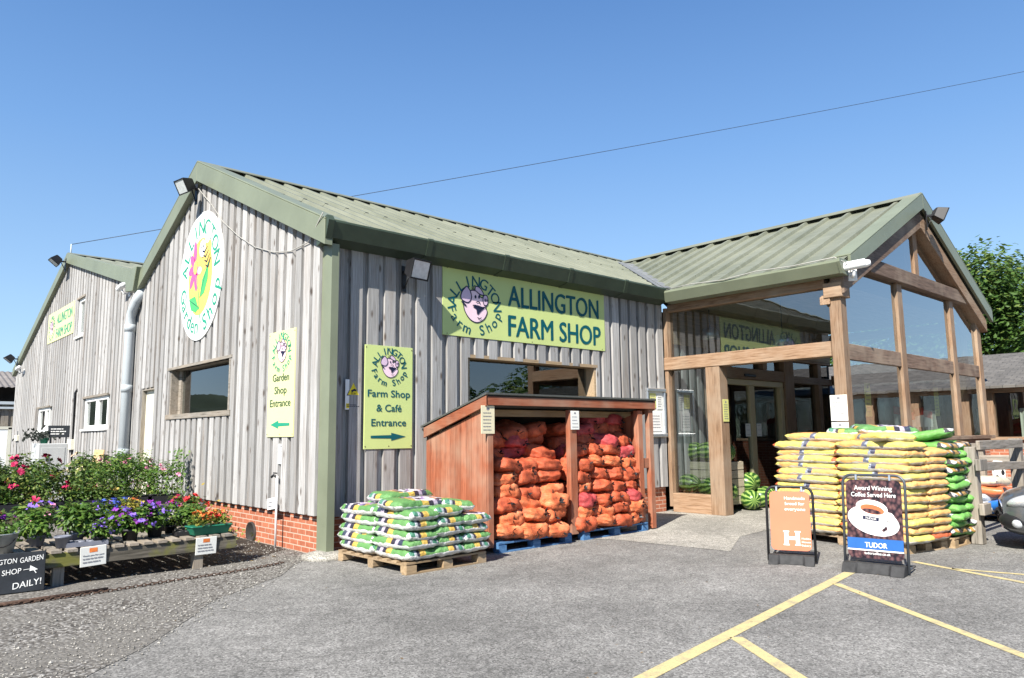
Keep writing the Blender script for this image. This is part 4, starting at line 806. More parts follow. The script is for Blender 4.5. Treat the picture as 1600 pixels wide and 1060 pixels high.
# ================================================================ PALLETS
def pallet(lab, loc, rz, L, D, mat, group=None):
    """L along local x (front), D along local y going back; origin front left"""
    t = thing('pallet', lab, 'pallet', loc, rz, group); q = MB()
    for k in range(3): q = MB(); q.box(0, L, (D - .1) * k / 2, (D - .1) * k / 2 + .1, 0, .018); q.build('bottom_board', mat, t)
    q = MB(); n = max(5, int(D / .18))
    for k in range(n): yy = (D - .1) * k / (n - 1); q.box(0, L, yy, yy + .1, .115, .135)
    for k in range(3): xx = (L - .12) * k / 2; q.box(xx, xx + .12, 0.01, D - .01, .098, .1145)
    q.build('top_boards', mat, t)
    for i in range(3):
        for j in range(3): q = MB(); xx = (L - .14) * i / 2; yy = (D - .12) * j / 2; q.box(xx, xx + .14, yy, yy + .12, .0185, .0975); q.build('block', mat, t)
    return t
pallet('bare wood pallet under the green and white compost bags', (.06, -1.97, 0), R(1), 1.20, 1.50, 'pine_x')
pallet('blue painted pallet under the left bay of log bags', (1.82, -1.55, 0), 0, 1.42, 1.2, 'bluepallet', 'blue pallets in the log shed'); pallet('blue painted pallet under the right bay of log bags', (3.50, -1.55, 0), 0, 1.55, 1.2, 'bluepallet', 'blue pallets in the log shed')

# ================================================================ SACKS
def pillow(L, W, T, seed, nx=26, ny=14):
    mb = MB(); vs = []; idx = {}
    o = Vector((seed * 3.7, seed * 1.3, 0))
    for s_ in (1, -1):
        for i in range(nx + 1):
            for j in range(ny + 1):
                edge = i in (0, nx) or j in (0, ny)
                if s_ < 0 and edge: idx[(s_, i, j)] = idx[(1, i, j)]; continue
                u, v = 2 * i / nx - 1, 2 * j / ny - 1; us = math.copysign(abs(u) ** .72, u); vs_ = math.copysign(abs(v) ** .62, v)
                prof = ((1 - abs(us) ** 7) * (1 - abs(vs_) ** 7)) ** .55 if not edge else 0
                pin = 1 - .04 * (us * us) * (vs_ * vs_)
                n1 = noise.noise(Vector((us * 2.2, vs_ * 1.8, s_)) + o); n2 = noise.noise(Vector((us * 6, vs_ * 9, s_ * 2)) + o)
                wr = noise.noise(Vector((us * 3, vs_ * 12, 5)) + o) * (abs(us) ** 3) + .7 * noise.noise(Vector((us * 12, vs_ * 3, 15)) + o) * abs(vs_) ** 3
                z = s_ * T / 2 * prof * (1 + .20 * n1) + .014 * n2 * prof + .022 * wr
                if edge: z += .034 * noise.noise(Vector((us * 5, vs_ * 5, 9)) + o)
                idx[(s_, i, j)] = len(vs); vs.append((us * L / 2 * pin * (1 + .012 * noise.noise(Vector((vs_ * 4, 0, 3)) + o)), vs_ * W / 2 * pin * (1 + .03 * noise.noise(Vector((us * 4, 1, 7)) + o)), z))
    fs = []
    for s_ in (1, -1):
        for i in range(nx):
            for j in range(ny):
                q = [idx[(s_, i, j)], idx[(s_, i + 1, j)], idx[(s_, i + 1, j + 1)], idx[(s_, i, j + 1)]]; fs.append(q if s_ > 0 else q[::-1])
    mb.add(vs, fs, 0, True); return mb
def bag_kind(mat, L, W, T, k): return [pillow(L, W, T, rng.random() * 30).mesh('sack', [mat]) for _ in range(k)]
def put_bag(meshes, lab, loc, rz, grp, cat='bag', name='compost_bag', tilt=(0, 0)):
    o = bpy.data.objects.new(name, rng.choice(meshes)); COL.objects.link(o); o.location = loc; o.rotation_euler = (tilt[0], tilt[1], rz); return tag(o, lab, cat, grp)
ORD = ['lowest', 'second', 'third', 'fourth', 'fifth', 'sixth', 'seventh', 'eighth', 'ninth', 'tenth', 'eleventh', 'twelfth', 'thirteenth', 'fourteenth', 'fifteenth']
BA = bag_kind('bag_a', .84, .45, .135, 6)
G1 = 'green and white compost bags by the corner post'
for k in range(5):
    for i in range(3):
        for j in range(2):
            if k == 4 and i == 2 and j == 0: continue
            lab = 'green and white compost bag, %s layer, %s %s of the left pallet' % (ORD[k], ('front', 'back')[j], ('left', 'centre', 'right')[i])
            flip = rng.random() < .5
            put_bag(BA, lab, (.27 + .40 * i + rng.uniform(-.02, .02), -1.60 + .76 * j + rng.uniform(-.03, .03), .205 + .112 * k + rng.uniform(-.008, .008) + .012 * (i == 1)), R(90 + (180 if flip else 0)) + rng.uniform(-.05, .05), G1, tilt=(rng.uniform(-.04, .04), rng.uniform(-.03, .03)))
put_bag(BA, 'loose green compost bag lying across the back of the pallet top', (.72, -.85, .79), R(12), G1); put_bag(BA, 'slumped compost bag with purple flower print on the right of the pallet top', (1.02, -1.5, .70), R(70), G1, tilt=(.12, .05)); put_bag(BA, 'flat compost bag on the front left of the pallet top', (.40, -1.62, .755), R(8), G1, tilt=(.05, .03))
# yellow and orange stack
YA = R(-12); yu = Vector((math.cos(YA), math.sin(YA), 0)); yv = Vector((-math.sin(YA), math.cos(YA), 0)); YC = Vector((5.36, -5.45, 0))
pallet('bare wood pallet under the tall stack of yellow bags', YC + yu * .03 + yv * .05, YA, .86, 1.95, 'pine_x', 'pallets under the tall bag stacks')
BY = bag_kind('bag_y', 1.10, .50, .128, 5); BO = bag_kind('bag_o', 1.10, .50, .128, 5)
G2 = 'yellow and orange bags in the tall stack behind the sandwich boards'
NL = 13; PZ = .0985
for k in range(NL):
    for i in range(2):
        for j in range(2):
            if k == NL - 1 and (i, j) == (1, 0): continue
            ms = (BO if (j == 1) == (k % 2 == 0) else BY) if i == 0 else (BO if j == 0 else BY)
            lab = 'yellow bag, %s layer at the %s %s of the tall yellow stack' % (ORD[k], ('front', 'back')[j], ('left', 'right')[i])
            p = YC + yu * (.22 + .43 * i + rng.uniform(-.025, .02)) + yv * (.50 + 1.03 * j + rng.uniform(-.04, .03)); p.z = .185 + PZ * k + rng.uniform(-.006, .006)
            put_bag(ms, lab, p, YA + R(90 if rng.random() < .85 else 270) + rng.uniform(-.035, .035), G2, tilt=(rng.uniform(-.03, .03), rng.uniform(-.02, .02)))
p = YC + yu * .27 + yv * 1.35; put_bag(BY, 'plump yellow bag lying loose on top at the back of the yellow stack', (p.x, p.y, .185 + PZ * NL + .01), YA + R(95), G2, tilt=(.03, -.03))
p = YC + yu * .30 + yv * .55; put_bag(BY, 'plump yellow bag lying loose on top at the front of the yellow stack', (p.x, p.y, .185 + PZ * NL + .0), YA + R(62), G2, tilt=(.04, .03))
for (a, b, c), dz, lab in (((.62, 1.2, 20), .07, 'green topped bag lying loose behind the top of the yellow stack'), ((.75, .75, -30), .11, 'white and purple printed bag on top of the yellow stack')):
    p = YC + yu * a + yv * b; put_bag(BA, lab, (p.x, p.y, .185 + PZ * NL + dz), YA + R(c), G2, tilt=(.05, .04))
# green stack on the second pallet
pallet('bare wood pallet under the tall stack of green bags', (6.30, -5.66, 0), R(0), 1.05, 1.2, 'pine_x', 'pallets under the tall bag stacks')
BG = bag_kind('bag_g', .86, .55, .125, 6); G3 = 'green bags in the tall stack by the rail fence'
for k in range(12):
    for i in range(2):
        for j in range(2):
            lab = 'green bag, %s layer of the green stack, %s column in the %s row' % (ORD[k], ('left', 'right')[i], ('front', 'back')[j])
            put_bag(BG, lab, (6.53 + .50 * i + rng.uniform(-.03, .03), -5.30 + .8 * j + rng.uniform(-.05, .04), .195 + .104 * k + rng.uniform(-.01, .01)), R(90 + (180 if rng.random() < .5 else 0)) + rng.uniform(-.12, .12), G3, tilt=(rng.uniform(-.06, .06), rng.uniform(-.05, .05)))
put_bag(BG, 'green bag leaning on top between the yellow and green stacks', (6.55, -5.25, 1.46), R(110), G3, tilt=(.1, .2))
# low pile by the fence
pallet('bare wood pallet under the low mixed bag pile beyond the fence', (10.0, -5.3, 0), R(-10), 1.6, 1.3, 'pine_x')
for mat, lab, x, yy, z, r in (('baggrey', 'grey plastic bag at the bottom of the low pile beyond the fence', 10.3, -4.95, .22, 5), ('baggrey', 'second grey plastic bag near the front of the low pile beyond the fence', 10.9, -5.05, .22, 80), ('bagblue', 'bright blue bag hanging off the low pile beyond the fence', 10.15, -5.25, .24, 60), ('baggrey', 'pale grey bag in the middle of the low pile beyond the fence', 10.5, -4.8, .36, -12), ('bagorange', 'orange and red bag under the cream bag of the low pile', 10.5, -4.9, .50, 8), ('bagcream', 'cream bag on top of the low pile beyond the fence', 10.5, -4.85, .64, 3)):
    put_bag(bag_kind(mat, 1.1, .75, .19, 1), lab, (x, yy, z), R(r), 'mixed bags in the low pile beyond the fence', tilt=(rng.uniform(-.08, .08), rng.uniform(-.08, .08) + (.25 if mat == 'bagblue' else 0)))

# netted log bags
def log_bag(w_, d_, h_, sd):
    """net sack of short split logs: taut boxy hull, puckered skin, gathered neck with a dark tie"""
    rr = random.Random(sd); bm = bmesh.new(); o = Vector((sd * 1.7, sd * .3, 0)); bmesh.ops.create_cube(bm, size=2); bmesh.ops.subdivide_edges(bm, edges=bm.edges, cuts=11, use_grid_fill=True)
    sk = rr.uniform(-.18, .18); tp = rr.uniform(-.15, .15)
    for v in bm.verts:
        c = v.co; L = (abs(c.x) ** 3.4 + abs(c.y) ** 3.4 + abs(c.z) ** 3.4) ** (1 / 3.4); c = c / L
        p = Vector((c.x * w_ / 2 * (1 + tp * c.z), c.y * d_ / 2, c.z * h_ / 2 * (1 + .12 * noise.noise(Vector((c.x * 1.5, c.y * 1.5, sd)))))); p.x += sk * p.z
        n = c.normalized(); f = .5 - abs(noise.noise(Vector((p.x * 13, p.y * 5, p.z * 13)) + o)) * 1.9; g = .5 - abs(noise.noise(Vector((p.x * 30, p.y * 22, p.z * 30)) + o)) * 1.7
        v.co = p + n * (.026 * f + .009 * g + .032 * noise.noise(p * 4.5 + o))
    bm.normal_update(); mb = MB(); bm.verts.index_update(); mb.add([v.co.copy() for v in bm.verts], [[v.index for v in f.verts] for f in bm.faces], 0, True)
    mb.r = [min(1, max(0, .5 + .9 * noise.noise(f.calc_center_median() * 11 + o))) for f in bm.faces]; bm.free()
    c = Vector((rr.uniform(-.1, .1), -d_ / 2 * .98, rr.uniform(-.04, .04)))
    for k in range(10): mb.leaf(c, (rr.uniform(-1, 1), -.2, rr.uniform(-1, 1)), rr.uniform(.05, .10), .35, 1)
    return mb
LB = {m: [log_bag(.475, .54, .215, s_ + 100 * i).mesh('log_net', [m, 'black']) for s_ in range(7)] for i, m in enumerate(('net_o', 'net_r', 'net_c'))}
cnt = {}
def put_log(m, bay, row, colm, x, yy, z, rz, s_=1.0, back=False):
    nm = {'net_o': 'orange', 'net_r': 'russet', 'net_c': 'crimson'}[m]; pos = {0: 'left', 1: 'centre left', 2: 'centre', 3: 'right'}[colm]
    lab = '%s net of logs, %s row %s, %s of the shed\'s %s bay' % (nm, ORD[row], 'at the back' if back else 'at the front', pos, bay)
    o = bpy.data.objects.new('log_bag', rng.choice(LB[m])); COL.objects.link(o); o.location = (x, yy, z); o.rotation_euler = (rng.uniform(-.2, .2), rng.uniform(-.22, .22), rz); o.scale = (s_ * rng.uniform(.92, 1.18), s_, s_ * rng.uniform(.88, 1.12)); tag(o, lab, 'log bag', 'netted log bags in the shed')
for row in range(7):
    for c in range(3):
        if row == 6 and c != 2: continue
        x = 2.10 + .42 * c + rng.uniform(-.04, .03) + (.04 if row % 2 else 0); fy = -1.34 + .035 * row + rng.uniform(-.04, .05)
        put_log(rng.choice(['net_o', 'net_o', 'net_r'] if row < 5 else ['net_r']), 'left', row, (0, 2, 3)[c], x, fy, .235 + .178 * row, (0 if c == 0 else rng.choice([0, 0, 1.5])) + rng.uniform(-.2, .2), rng.uniform(.98, 1.1) if c else .98)  # upper rows all take the darker net, shade put into colour
for row in range(5, 9):
    for c in range(3): put_log(rng.choice(['net_r', 'net_r', 'net_c']), 'left', row, (0, 2, 3)[c], 2.10 + .42 * c, -.88 + rng.uniform(-.06, .06), .235 + .178 * row - (.04 if row == 8 else 0), rng.uniform(-.4, .4), 1.12, True) if row < 8 or c else None  # back rows only in dark nets: the shed's shade painted by colour
for row in range(8):
    for c in range(4):
        if row == 7 and c < 2: continue
        x = 3.62 + .385 * c + rng.uniform(-.04, .04); fy = -1.38 + .03 * row + rng.uniform(-.03, .05)
        put_log(rng.choice(['net_o', 'net_o', 'net_r'] if row in (0, 1, 5) else (['net_c', 'net_r', 'net_r', 'net_o'] if row < 6 else ['net_r', 'net_c'])), 'right', row, c, x, fy, .235 + .176 * row, rng.choice([0, 0, .4]) + rng.uniform(-.22, .22), rng.uniform(.9, 1.0))  # top rows get the darker nets, shade under the roof as colour
for row in range(6, 10):
    for c in (0, 1, 2, 3): put_log(rng.choice(['net_c', 'net_r']), 'right', row, c, 3.66 + .37 * c, -.92 + rng.uniform(-.06, .06), .235 + .174 * row, rng.uniform(-.4, .4), 1.02, True) if row < 9 or c > 1 else None  # darker nets again stand in for shade at the back

# ================================================================ SANDWICH BOARDS
def rrect(w, h, r, n=6):
    out = []
    for cx, cz, a0 in ((w / 2 - r, h / 2 - r, 0), (-w / 2 + r, h / 2 - r, 90), (-w / 2 + r, -h / 2 + r, 180), (w / 2 - r, -h / 2 + r, 270)):
        out += [(cx + r * math.cos(R(a0 + 90 * k / n)), cz + r * math.sin(R(a0 + 90 * k / n))) for k in range(n + 1)]
    return out
def swing_board(lab, loc, rz, W, H, tube, face):
    t = thing('sandwich_board', lab, 'sandwich board', loc, rz); r = .10
    lean = Matrix.Rotation(R(-6), 4, 'X'); q = MB()
    arcp = [(-W / 2, .02)] + [(-W / 2 + r - r * math.cos(R(a)), H - r + r * math.sin(R(a))) for a in range(0, 91, 15)] + [(W / 2 - r + r * math.sin(R(a)), H - r + r * math.cos(R(a))) for a in range(0, 91, 15)] + [(W / 2, .02)]
    q.tube([lean @ Vector((x, 0, z)) for x, z in arcp], .016, 8); q.build('tube_frame', tube, t)
    q = MB(); q.tube([(W / 2 - .01, .02, .05), (W / 2 - .03, .42, .04), (-W / 2 + .03, .42, .04), (-W / 2 + .01, .02, .05)], .014, 7); q.build('rear_foot', tube, t)
    q = MB(); b = [(-W / 2 + .01, .0)]; N = 24
    for k in range(N + 1):
        x = (-W / 2 + .01) + (W - .02) * k / N; u = abs(k / N * 2 - 1); b.append((x, -.20 if .55 < u else -.15))
    b.append((W / 2 - .01, .0)); b2_ = [(x, y - .0) for x, y in b]
    n = len(b); vs = [(x, y, 0) for x, y in b2_] + [(x, y * .6, .105) for x, y in b2_]
    q.add(vs, [tuple(range(n - 1, -1, -1)), tuple(range(n, 2 * n))] + [(i, (i + 1) % n, (i + 1) % n + n, i + n) for i in range(n)]); q.build('weighted_base', 'rubber', t, .006)
    pw, ph = W - .075, H - .20; zc = H - .055 - ph / 2
    g = bpy.data.objects.new('poster_panel', None); bpy.data.objects.remove(g)
    pts = rrect(pw, ph, .06); q = MB(); q.prism(pts, -.012, .0, 'y'); p = q.build('poster_panel', [face], t); p.matrix_local = lean @ Matrix.Translation((0, .0, zc))
    for s_ in (-1, 1):
        q = MB(); q.box(-.012, .012, -.02, .012, -.03, .035); c = q.build('hanger_clip', 'alu', t, .004); c.matrix_local = lean @ Matrix.Translation((s_ * W * .27, 0, H - .03))
    return t, p, pw, ph
t, p, pw, ph = swing_board('small orange bakery sandwich board with white H standing left of the yellow stack', (3.795, -4.655, 0), math.atan2(-.49, .21), .535, .90, 'black', 'orangeprint')
a = Art(); a.y = -.015
for s_, z in (('Handmade', .27), ('bread for', .205), ('everyone', .14)): a.txt(s_, .06, z, .038, .235 if s_ != 'bread for' else .22, .012)
a.box(-.075, -.03, -.016, -.014, -.29, -.12); a.box(.055, .10, -.016, -.014, -.29, -.12); a.box(-.03, .055, -.016, -.014, -.225, -.185)
for x in (-.0525, .0775):
    for z in (-.29, -.135): a.box(x - .034, x + .034, -.0165, -.0142, z, z + .015)
for s_, z in (('Hobbs', -.205), ('House', -.245), ('Bakery', -.285)): a.txt(s_, .172, z, .022, .10, .012)
a.build('lettering', 'white', p)
t, p, pw, ph = swing_board('tall coffee sandwich board with cup and saucer picture in front of the yellow stack', (3.86, -5.61, 0), math.atan2(-.64, .08), .66, 1.07, 'tubegrey', 'beans')
a = Art(); a.y = -.015
a.txt('Award Winning', .0, .345, .052, .40, .008); a.txt('Coffee Served Here', .0, .27, .052, .47, .008); a.txt('tudorcoffee.co.uk', .02, -.375, .03, .27, .012); a.txt('TUDOR', .01, -.285, .058, .23, .018, 0, 0, -.0185); a.build('lettering', 'white', p)
a = Art(); a.y = -.013
a.poly([(-pw / 2, -.335), (pw / 2, -.335), (pw / 2, -.215), (-pw / 2, -.215)], 0, 2); a.poly([(-pw / 2, -.352), (pw / 2, -.352), (pw / 2, -.337), (-pw / 2, -.337)], 1, 2)
a.ell(-.01, -.02, .275, .155, 1, 1, R(-14), 40); a.ell(-.01, .0, .20, .09, 2, 2, R(-14), 36)
a.poly([(-.185, .145), (-.17, .02), (-.13, -.06), (-.05, -.10), (.05, -.095), (.12, -.04), (.145, .03), (.145, .10), (.0, .17)], 1, 3); a.ell(-.02, .125, .168, .085, 1, 4, R(-9), 36); a.ell(-.015, .105, .128, .052, 3, 5, R(-11), 30); a.ell(-.02, .085, .10, .024, 4, 6, R(-9), 24)
a.ell(.165, .02, .05, .06, 1, 2, R(20)); a.ell(.165, .02, .024, .034, 2, 3, R(20))
a.poly([(-.12, -.005), (.05, -.025), (.055, .015), (-.115, .035)], 5, 5); a.txt('TUDOR', -.032, .005, .022, .12, .012, 1, R(-6), -.0205)
a.ell(.10, -.115, .022, .016, 4, 4, R(30)); a.ell(.122, -.098, .016, .02, 4, 4)
a.build('coffee_picture', ['blueprint', 'cupwhite', 'cupshade', 'teaprint', 'beans', 'ink'], p)

# ================================================================ MELONS AND CRATES
def melon_mesh(s_): q = MB(); n = 16; q.lathe([(max(.004, .165 * math.sin(math.pi * k / n) ** .85), -.21 * math.cos(math.pi * k / n)) for k in range(n + 1)], 20, 0, (0, 0, 0), 'x'); return q.mesh('melon', ['melon'])
MM = [melon_mesh(i) for i in range(2)]
for lab, x, y, z, rr in (
    ('large striped watermelon on a low box behind the porch glass, left', 8.22, -.20, .53, 1.5), ('striped watermelon beside the left one on the low box behind the porch glass', 8.22, -.66, .47, 1.1),
    ('striped watermelon on top of the pale crate at its left end', 8.62, -.08, 1.17, 1.4), ('striped watermelon on top of the pale crate in the middle', 8.62, -.42, 1.18, 1.8), ('striped watermelon on top of the pale crate at its right end', 8.62, -.80, 1.17, 1.2), ('striped watermelon at the back on top of the pale crate', 8.95, -.40, 1.19, .5), ('striped watermelon wedged between the low box and the crate', 8.30, -1.02, .42, .3),
    ('striped watermelon on the apron at the front left of the heap', 9.0, -1.12, .21, .8), ('striped watermelon at the front right of the heap by the doors', 9.55, -1.00, .21, 2.0), ('striped watermelon at the back of the heap by the doors', 9.75, -.55, .21, .4), ('striped watermelon on top of the heap at the left', 9.25, -.85, .53, 1.5), ('striped watermelon on top of the heap at the right', 9.72, -.72, .52, .3), ('striped watermelon at the back of the heap touching the shop wall', 9.2, -.5, .50, 2.6), ('striped watermelon at the right end of the heap beside the sliding door', 10.1, -.85, .21, 1.2)):
    o = bpy.data.objects.new('watermelon', rng.choice(MM)); COL.objects.link(o); o.location = (x, y, z); o.scale = (1.22, 1.22, 1.22); o.rotation_euler = (rng.uniform(-.3, .3), rng.uniform(-.2, .2), rr); tag(o, lab, 'watermelon', 'striped watermelons by the entrance')
def crate(lab, loc, w, d, h, mat='crate', rz=0):
    t = thing('crate', lab, 'crate', loc, rz, 'wooden crates by the entrance')
    q = MB(); n = max(2, int(h / .15)); hh = h / n
    for k in range(n):
        q.box(-w / 2, w / 2, -d / 2, -d / 2 + .018, k * hh + .008, (k + 1) * hh - .008); q.box(-w / 2, w / 2, d / 2 - .018, d / 2, k * hh + .008, (k + 1) * hh - .008); q.box(-w / 2, -w / 2 + .018, -d / 2 + .019, d / 2 - .019, k * hh + .008, (k + 1) * hh - .008); q.box(w / 2 - .018, w / 2, -d / 2 + .019, d / 2 - .019, k * hh + .008, (k + 1) * hh - .008)
    q.build('slats', mat, t); q = MB()
    for a in (-1, 1):
        for b in (-1, 1): q.box(a * (w / 2 - .04) - .018, a * (w / 2 - .04) + .018, b * (d / 2 - .037) - .017, b * (d / 2 - .037) + .017, 0.002, h)
    q.build('corner_block', mat, t); q = MB(); q.box(-w / 2 + .02, w / 2 - .02, -d / 2 + .02, d / 2 - .02, h - .06, h - .045); q.build('inner_tray', mat, t); return t
crate('pale wooden crate holding melons behind the porch glass', (8.76, -.48, .12), .56, .98, .86); crate('brown wooden low box under two melons behind the porch glass', (8.24, -.52, .06), .40, .86, .28, 'pine_x'); crate('pale wooden crate by the sliding doors behind the melon heap', (9.55, -.24, .06), .5, .3, .62)

# ================================================================ RAIL FENCE, COW BOARD
f = thing('rail_fence', 'weathered grey post and two rail fence beside the green bag stack', 'fence', (0, 0, 0))
q = MB(); q.prism([(6.88, 0), (7.06, 0), (7.05, 1.33), (6.89, 1.33)], -5.82, -5.68, 'y'); q.box(6.80, 7.12, -5.90, -5.83, .40, .56); q.box(6.80, 7.12, -5.90, -5.83, 1.0, 1.16); q.build('post', 'grey_z', f, .01)
q = MB(); q.bar((6.9, -5.86, 1.35), (9.4, -5.78, 1.34), .05, .13); q.build('rail', 'grey_x', f, .008); q = MB(); q.bar((7.1, -5.86, 1.06), (9.5, -5.78, .99), .05, .12); q.build('rail', 'grey_x', f, .008)
q = MB(); q.box(9.3, 9.48, -5.78, -5.62, 0, 1.42); q.build('post', 'grey_z', f, .01)
f = thing('rail_fence', 'second weathered rail fence behind in front of the brick wing', 'fence', (0, 0, 0))
for y_ in (-3.9, -5.2): q = MB(); q.box(13.9, 14.08, y_ - .08, y_ + .08, 0, 1.25); q.build('post', 'grey_z', f, .01)
for z_ in (.42, .88, 1.14): q = MB(); q.box(13.84, 13.90, -6.6, -3.7, z_, z_ + .13); q.build('rail', 'grey_y', f, .008)
t = thing('cow_print_sack', 'white sack with black cow spots hanging on the back rail fence', 'sack', (13.80, -4.28, .50), GAB); t.scale = (.42, .6, .5)
q = MB(); q.prism([(-.28, .0), (.28, .0), (.30, .5), (.22, .78), (-.22, .80), (-.30, .5)], -.10, 0, 'y'); q.build('sack', 'white', t, .03); a = Art(); a.y = -.102
for x, z, r1, r2 in ((-.22, .5, .06, .14), (.2, .3, .08, .12), (.05, .62, .07, .06), (-.06, .14, .07, .05), (.22, .66, .05, .09)): a.ell(x, z, r1, r2, 0, 1)
a.build('spots', 'black', t)
t = thing('window_banner', 'red and white printed banner inside the porch gable window above the green bags', 'banner', (11.9, -3.30, 1.42), 0)
q = MB(); vs = []
for i in range(19):
    x = -1.0 + 2.0 * i / 18; d = .05 * math.sin(i * 1.3)
    for z in (0, .30, .42, .58): vs.append((x, d, z + .06 * math.sin(i * .5 + 1)))
for r_, mi in ((0, 0), (1, 0), (2, 1)): q.add(vs, [(4 * i + r_, 4 * i + 4 + r_, 4 * i + 5 + r_, 4 * i + 1 + r_) for i in range(18)], mi, True)
for k in range(6): q.box(-.9 + k * .33, -.72 + k * .33, -.075, -.07, .12, .22, 2)
q.build('cloth', ['white', 'pet_red', 'black'], t)
for k, x in enumerate((4.75, 5.05, 5.3)):
    t = thing('egg_tray', '%s of three pale blue boxes on the inner sill of the front window' % ('left', 'middle', 'right')[k], 'box', (x, .42, 1.66), 0, 'pale blue boxes inside the front window'); q = MB(); q.box(-.13, .13, -.1, .1, 0, .42); q.build('carton', simple('pale_blue_card', (.35, .50, .55), .7, .1), t, .01); q = MB(); q.box(-.13, .13, -.1, .1, .421, .46); q.build('lid', 'white', t, .01)

# ================================================================ CAR
car = thing('parked_car', 'dark grey hatchback nosing in at the right edge of the photo', 'car', (7.18, -5.99, 0), math.atan2(.95, -.30) )
def ring(x, hw, zb, zt, n=22, e=3.2):
    out = []
    for k in range(n):
        a = 2 * math.pi * k / n; c, s_ = math.cos(a), math.sin(a); out.append((x, hw * math.copysign(abs(c) ** (2 / e), c), (zb + zt) / 2 + (zt - zb) / 2 * math.copysign(abs(s_) ** (2 / e), s_)))
    return out
def loft(rings, mi=0):
    q = MB(); n = len(rings[0]); vs = [p for r_ in rings for p in r_]; fs = [(i * n + k, i * n + (k + 1) % n, (i + 1) * n + (k + 1) % n, (i + 1) * n + k) for i in range(len(rings) - 1) for k in range(n)]
    fs += [tuple(range(n)), tuple(range(len(vs) - 1, len(vs) - n - 1, -1))]; q.add(vs, fs, mi, True); return q
# local +x is the nose; the nose tip is at the origin side
loft([ring(*r_) for r_ in ((.0, .52, .24, .60), (-.06, .66, .20, .68), (-.18, .77, .17, .74), (-.42, .85, .17, .82), (-.85, .89, .18, .90), (-1.2, .90, .18, .96), (-2.4, .91, .18, .98), (-3.6, .90, .2, 1.0), (-4.05, .84, .24, .98), (-4.22, .66, .34, .84))]).build('body', 'carpaint', car)
loft([ring(*r_) for r_ in ((-1.0, .72, .90, .96), (-1.45, .70, .9, 1.24), (-1.9, .66, .9, 1.44), (-2.8, .65, .9, 1.48), (-3.5, .64, .9, 1.40), (-4.0, .66, .9, 1.0))]).build('window_glass', 'carglass', car)
loft([ring(*r_) for r_ in ((-1.75, .60, 1.40, 1.43), (-2.2, .62, 1.42, 1.49), (-2.9, .62, 1.42, 1.50), (-3.5, .60, 1.36, 1.44))]).build('roof', 'carpaint', car)
for s_ in (-1, 1):
    q = MB(); n_ = 12; q.lathe([(max(.004, math.sin(math.pi * k / n_)), -math.cos(math.pi * k / n_)) for k in range(n_ + 1)], 18, 0, (0, 0, 0), 'x'); lens = q.mesh('lens', ['headlight'])
    o = bpy.data.objects.new('headlight', lens); COL.objects.link(o); o.parent = car; o.location = (-.27, s_ * .715, .645); o.scale = (.27, .12, .085); o.rotation_euler = (0, R(12), -s_ * .62)
    o = bpy.data.objects.new('fog_light', lens); COL.objects.link(o); o.parent = car; o.location = (-.14, s_ * .70, .36); o.scale = (.075, .06, .065); o.rotation_euler = (0, 0, -s_ * .7)
    rc = bpy.data.objects.new('fog_recess', q.mesh('recess', ['black'])); COL.objects.link(rc); rc.parent = car; rc.location = (-.10, s_ * .62, .38); rc.scale = (.20, .085, .105); rc.rotation_euler = (0, 0, -s_ * .75)
    q = MB(); q.tube([(x_, s_ * y_, z_) for x_, y_, z_ in ((-.46, .862, .30), (-.50, .874, .45), (-.52, .873, .60), (-.55, .84, .72), (-.60, .74, .80))], .006, 5); q.build('panel_gap', 'black', car)
    for x in (-.86, -3.42):
        wo = bpy.data.objects.new('wheel', MB().lathe([(.19, -.09), (.30, -.10), (.325, -.07), (.325, .07), (.30, .10), (.19, .09)], 26, 0, (0, 0, 0), 'y').mesh('tyre', ['rubber'])); COL.objects.link(wo); wo.parent = car; wo.location = (x, s_ * .82, .325)
        q = MB(); q.lathe([(.19, 0), (.17, s_ * .06), (.05, s_ * .075), (.004, s_ * .075)], 18, 0, (0, 0, 0), 'y')
        for k in range(5): q.bar((0, s_ * .085, 0), (.19 * math.cos(k * 1.2566), s_ * .085, .19 * math.sin(k * 1.2566)), .05, .02, 0, (0, 1, 0))
        q.build('rim', 'alu', wo)
q = loft([ring(-.03, .50, .30, .50, 16), ring(.025, .44, .32, .47, 16)]); q.build('air_intake', 'black', car)
q = MB()
for k in range(4): q.box(.012, .035, -.42, .42, .33 + k * .04, .34 + k * .04)
q.build('grille', 'rubber', car)

# ================================================================ GARDEN DISPLAY
def bench(lab, x0, x1, y0, y1, z, legs, fasc=.15):
    t = thing('slatted_bench', lab, 'bench', (0, 0, 0), 0, 'slatted plant benches'); q = MB(); x = x0
    q = MB()
    while x < x1: q.box(x, min(x + .10, x1), y0 - .02, y1, z - .03, z, r=rng.random()); x += .155
    q.build('slats', 'grey_y', t); q = MB(); q.box(x0, x1, y0, y0 + .04, z - .03 - fasc, z - .031); q.build('front_board', 'mossy', t, .005); q = MB(); q.box(x0, x1, y1 - .05, y1, z - .15, z - .031); q.build('rear_board', 'mossy', t)
    for lx in legs:
        for yy in (y0 + .045, y1 - .16): q = MB(); q.box(lx, lx + .11, yy, yy + .10, 0, z - .031); q.build('leg', 'grey_z', t)
    return t
bench('low slatted front bench with mossy edge carrying the bedding plants', -4.9, -1.02, .20, 1.75, .385, (-1.52, -3.0, -4.6))
bench('taller slatted rear bench carrying the rose bushes', -4.6, -.9, 2.7, 4.6, .60, (-1.3, -2.8, -4.4), .12)
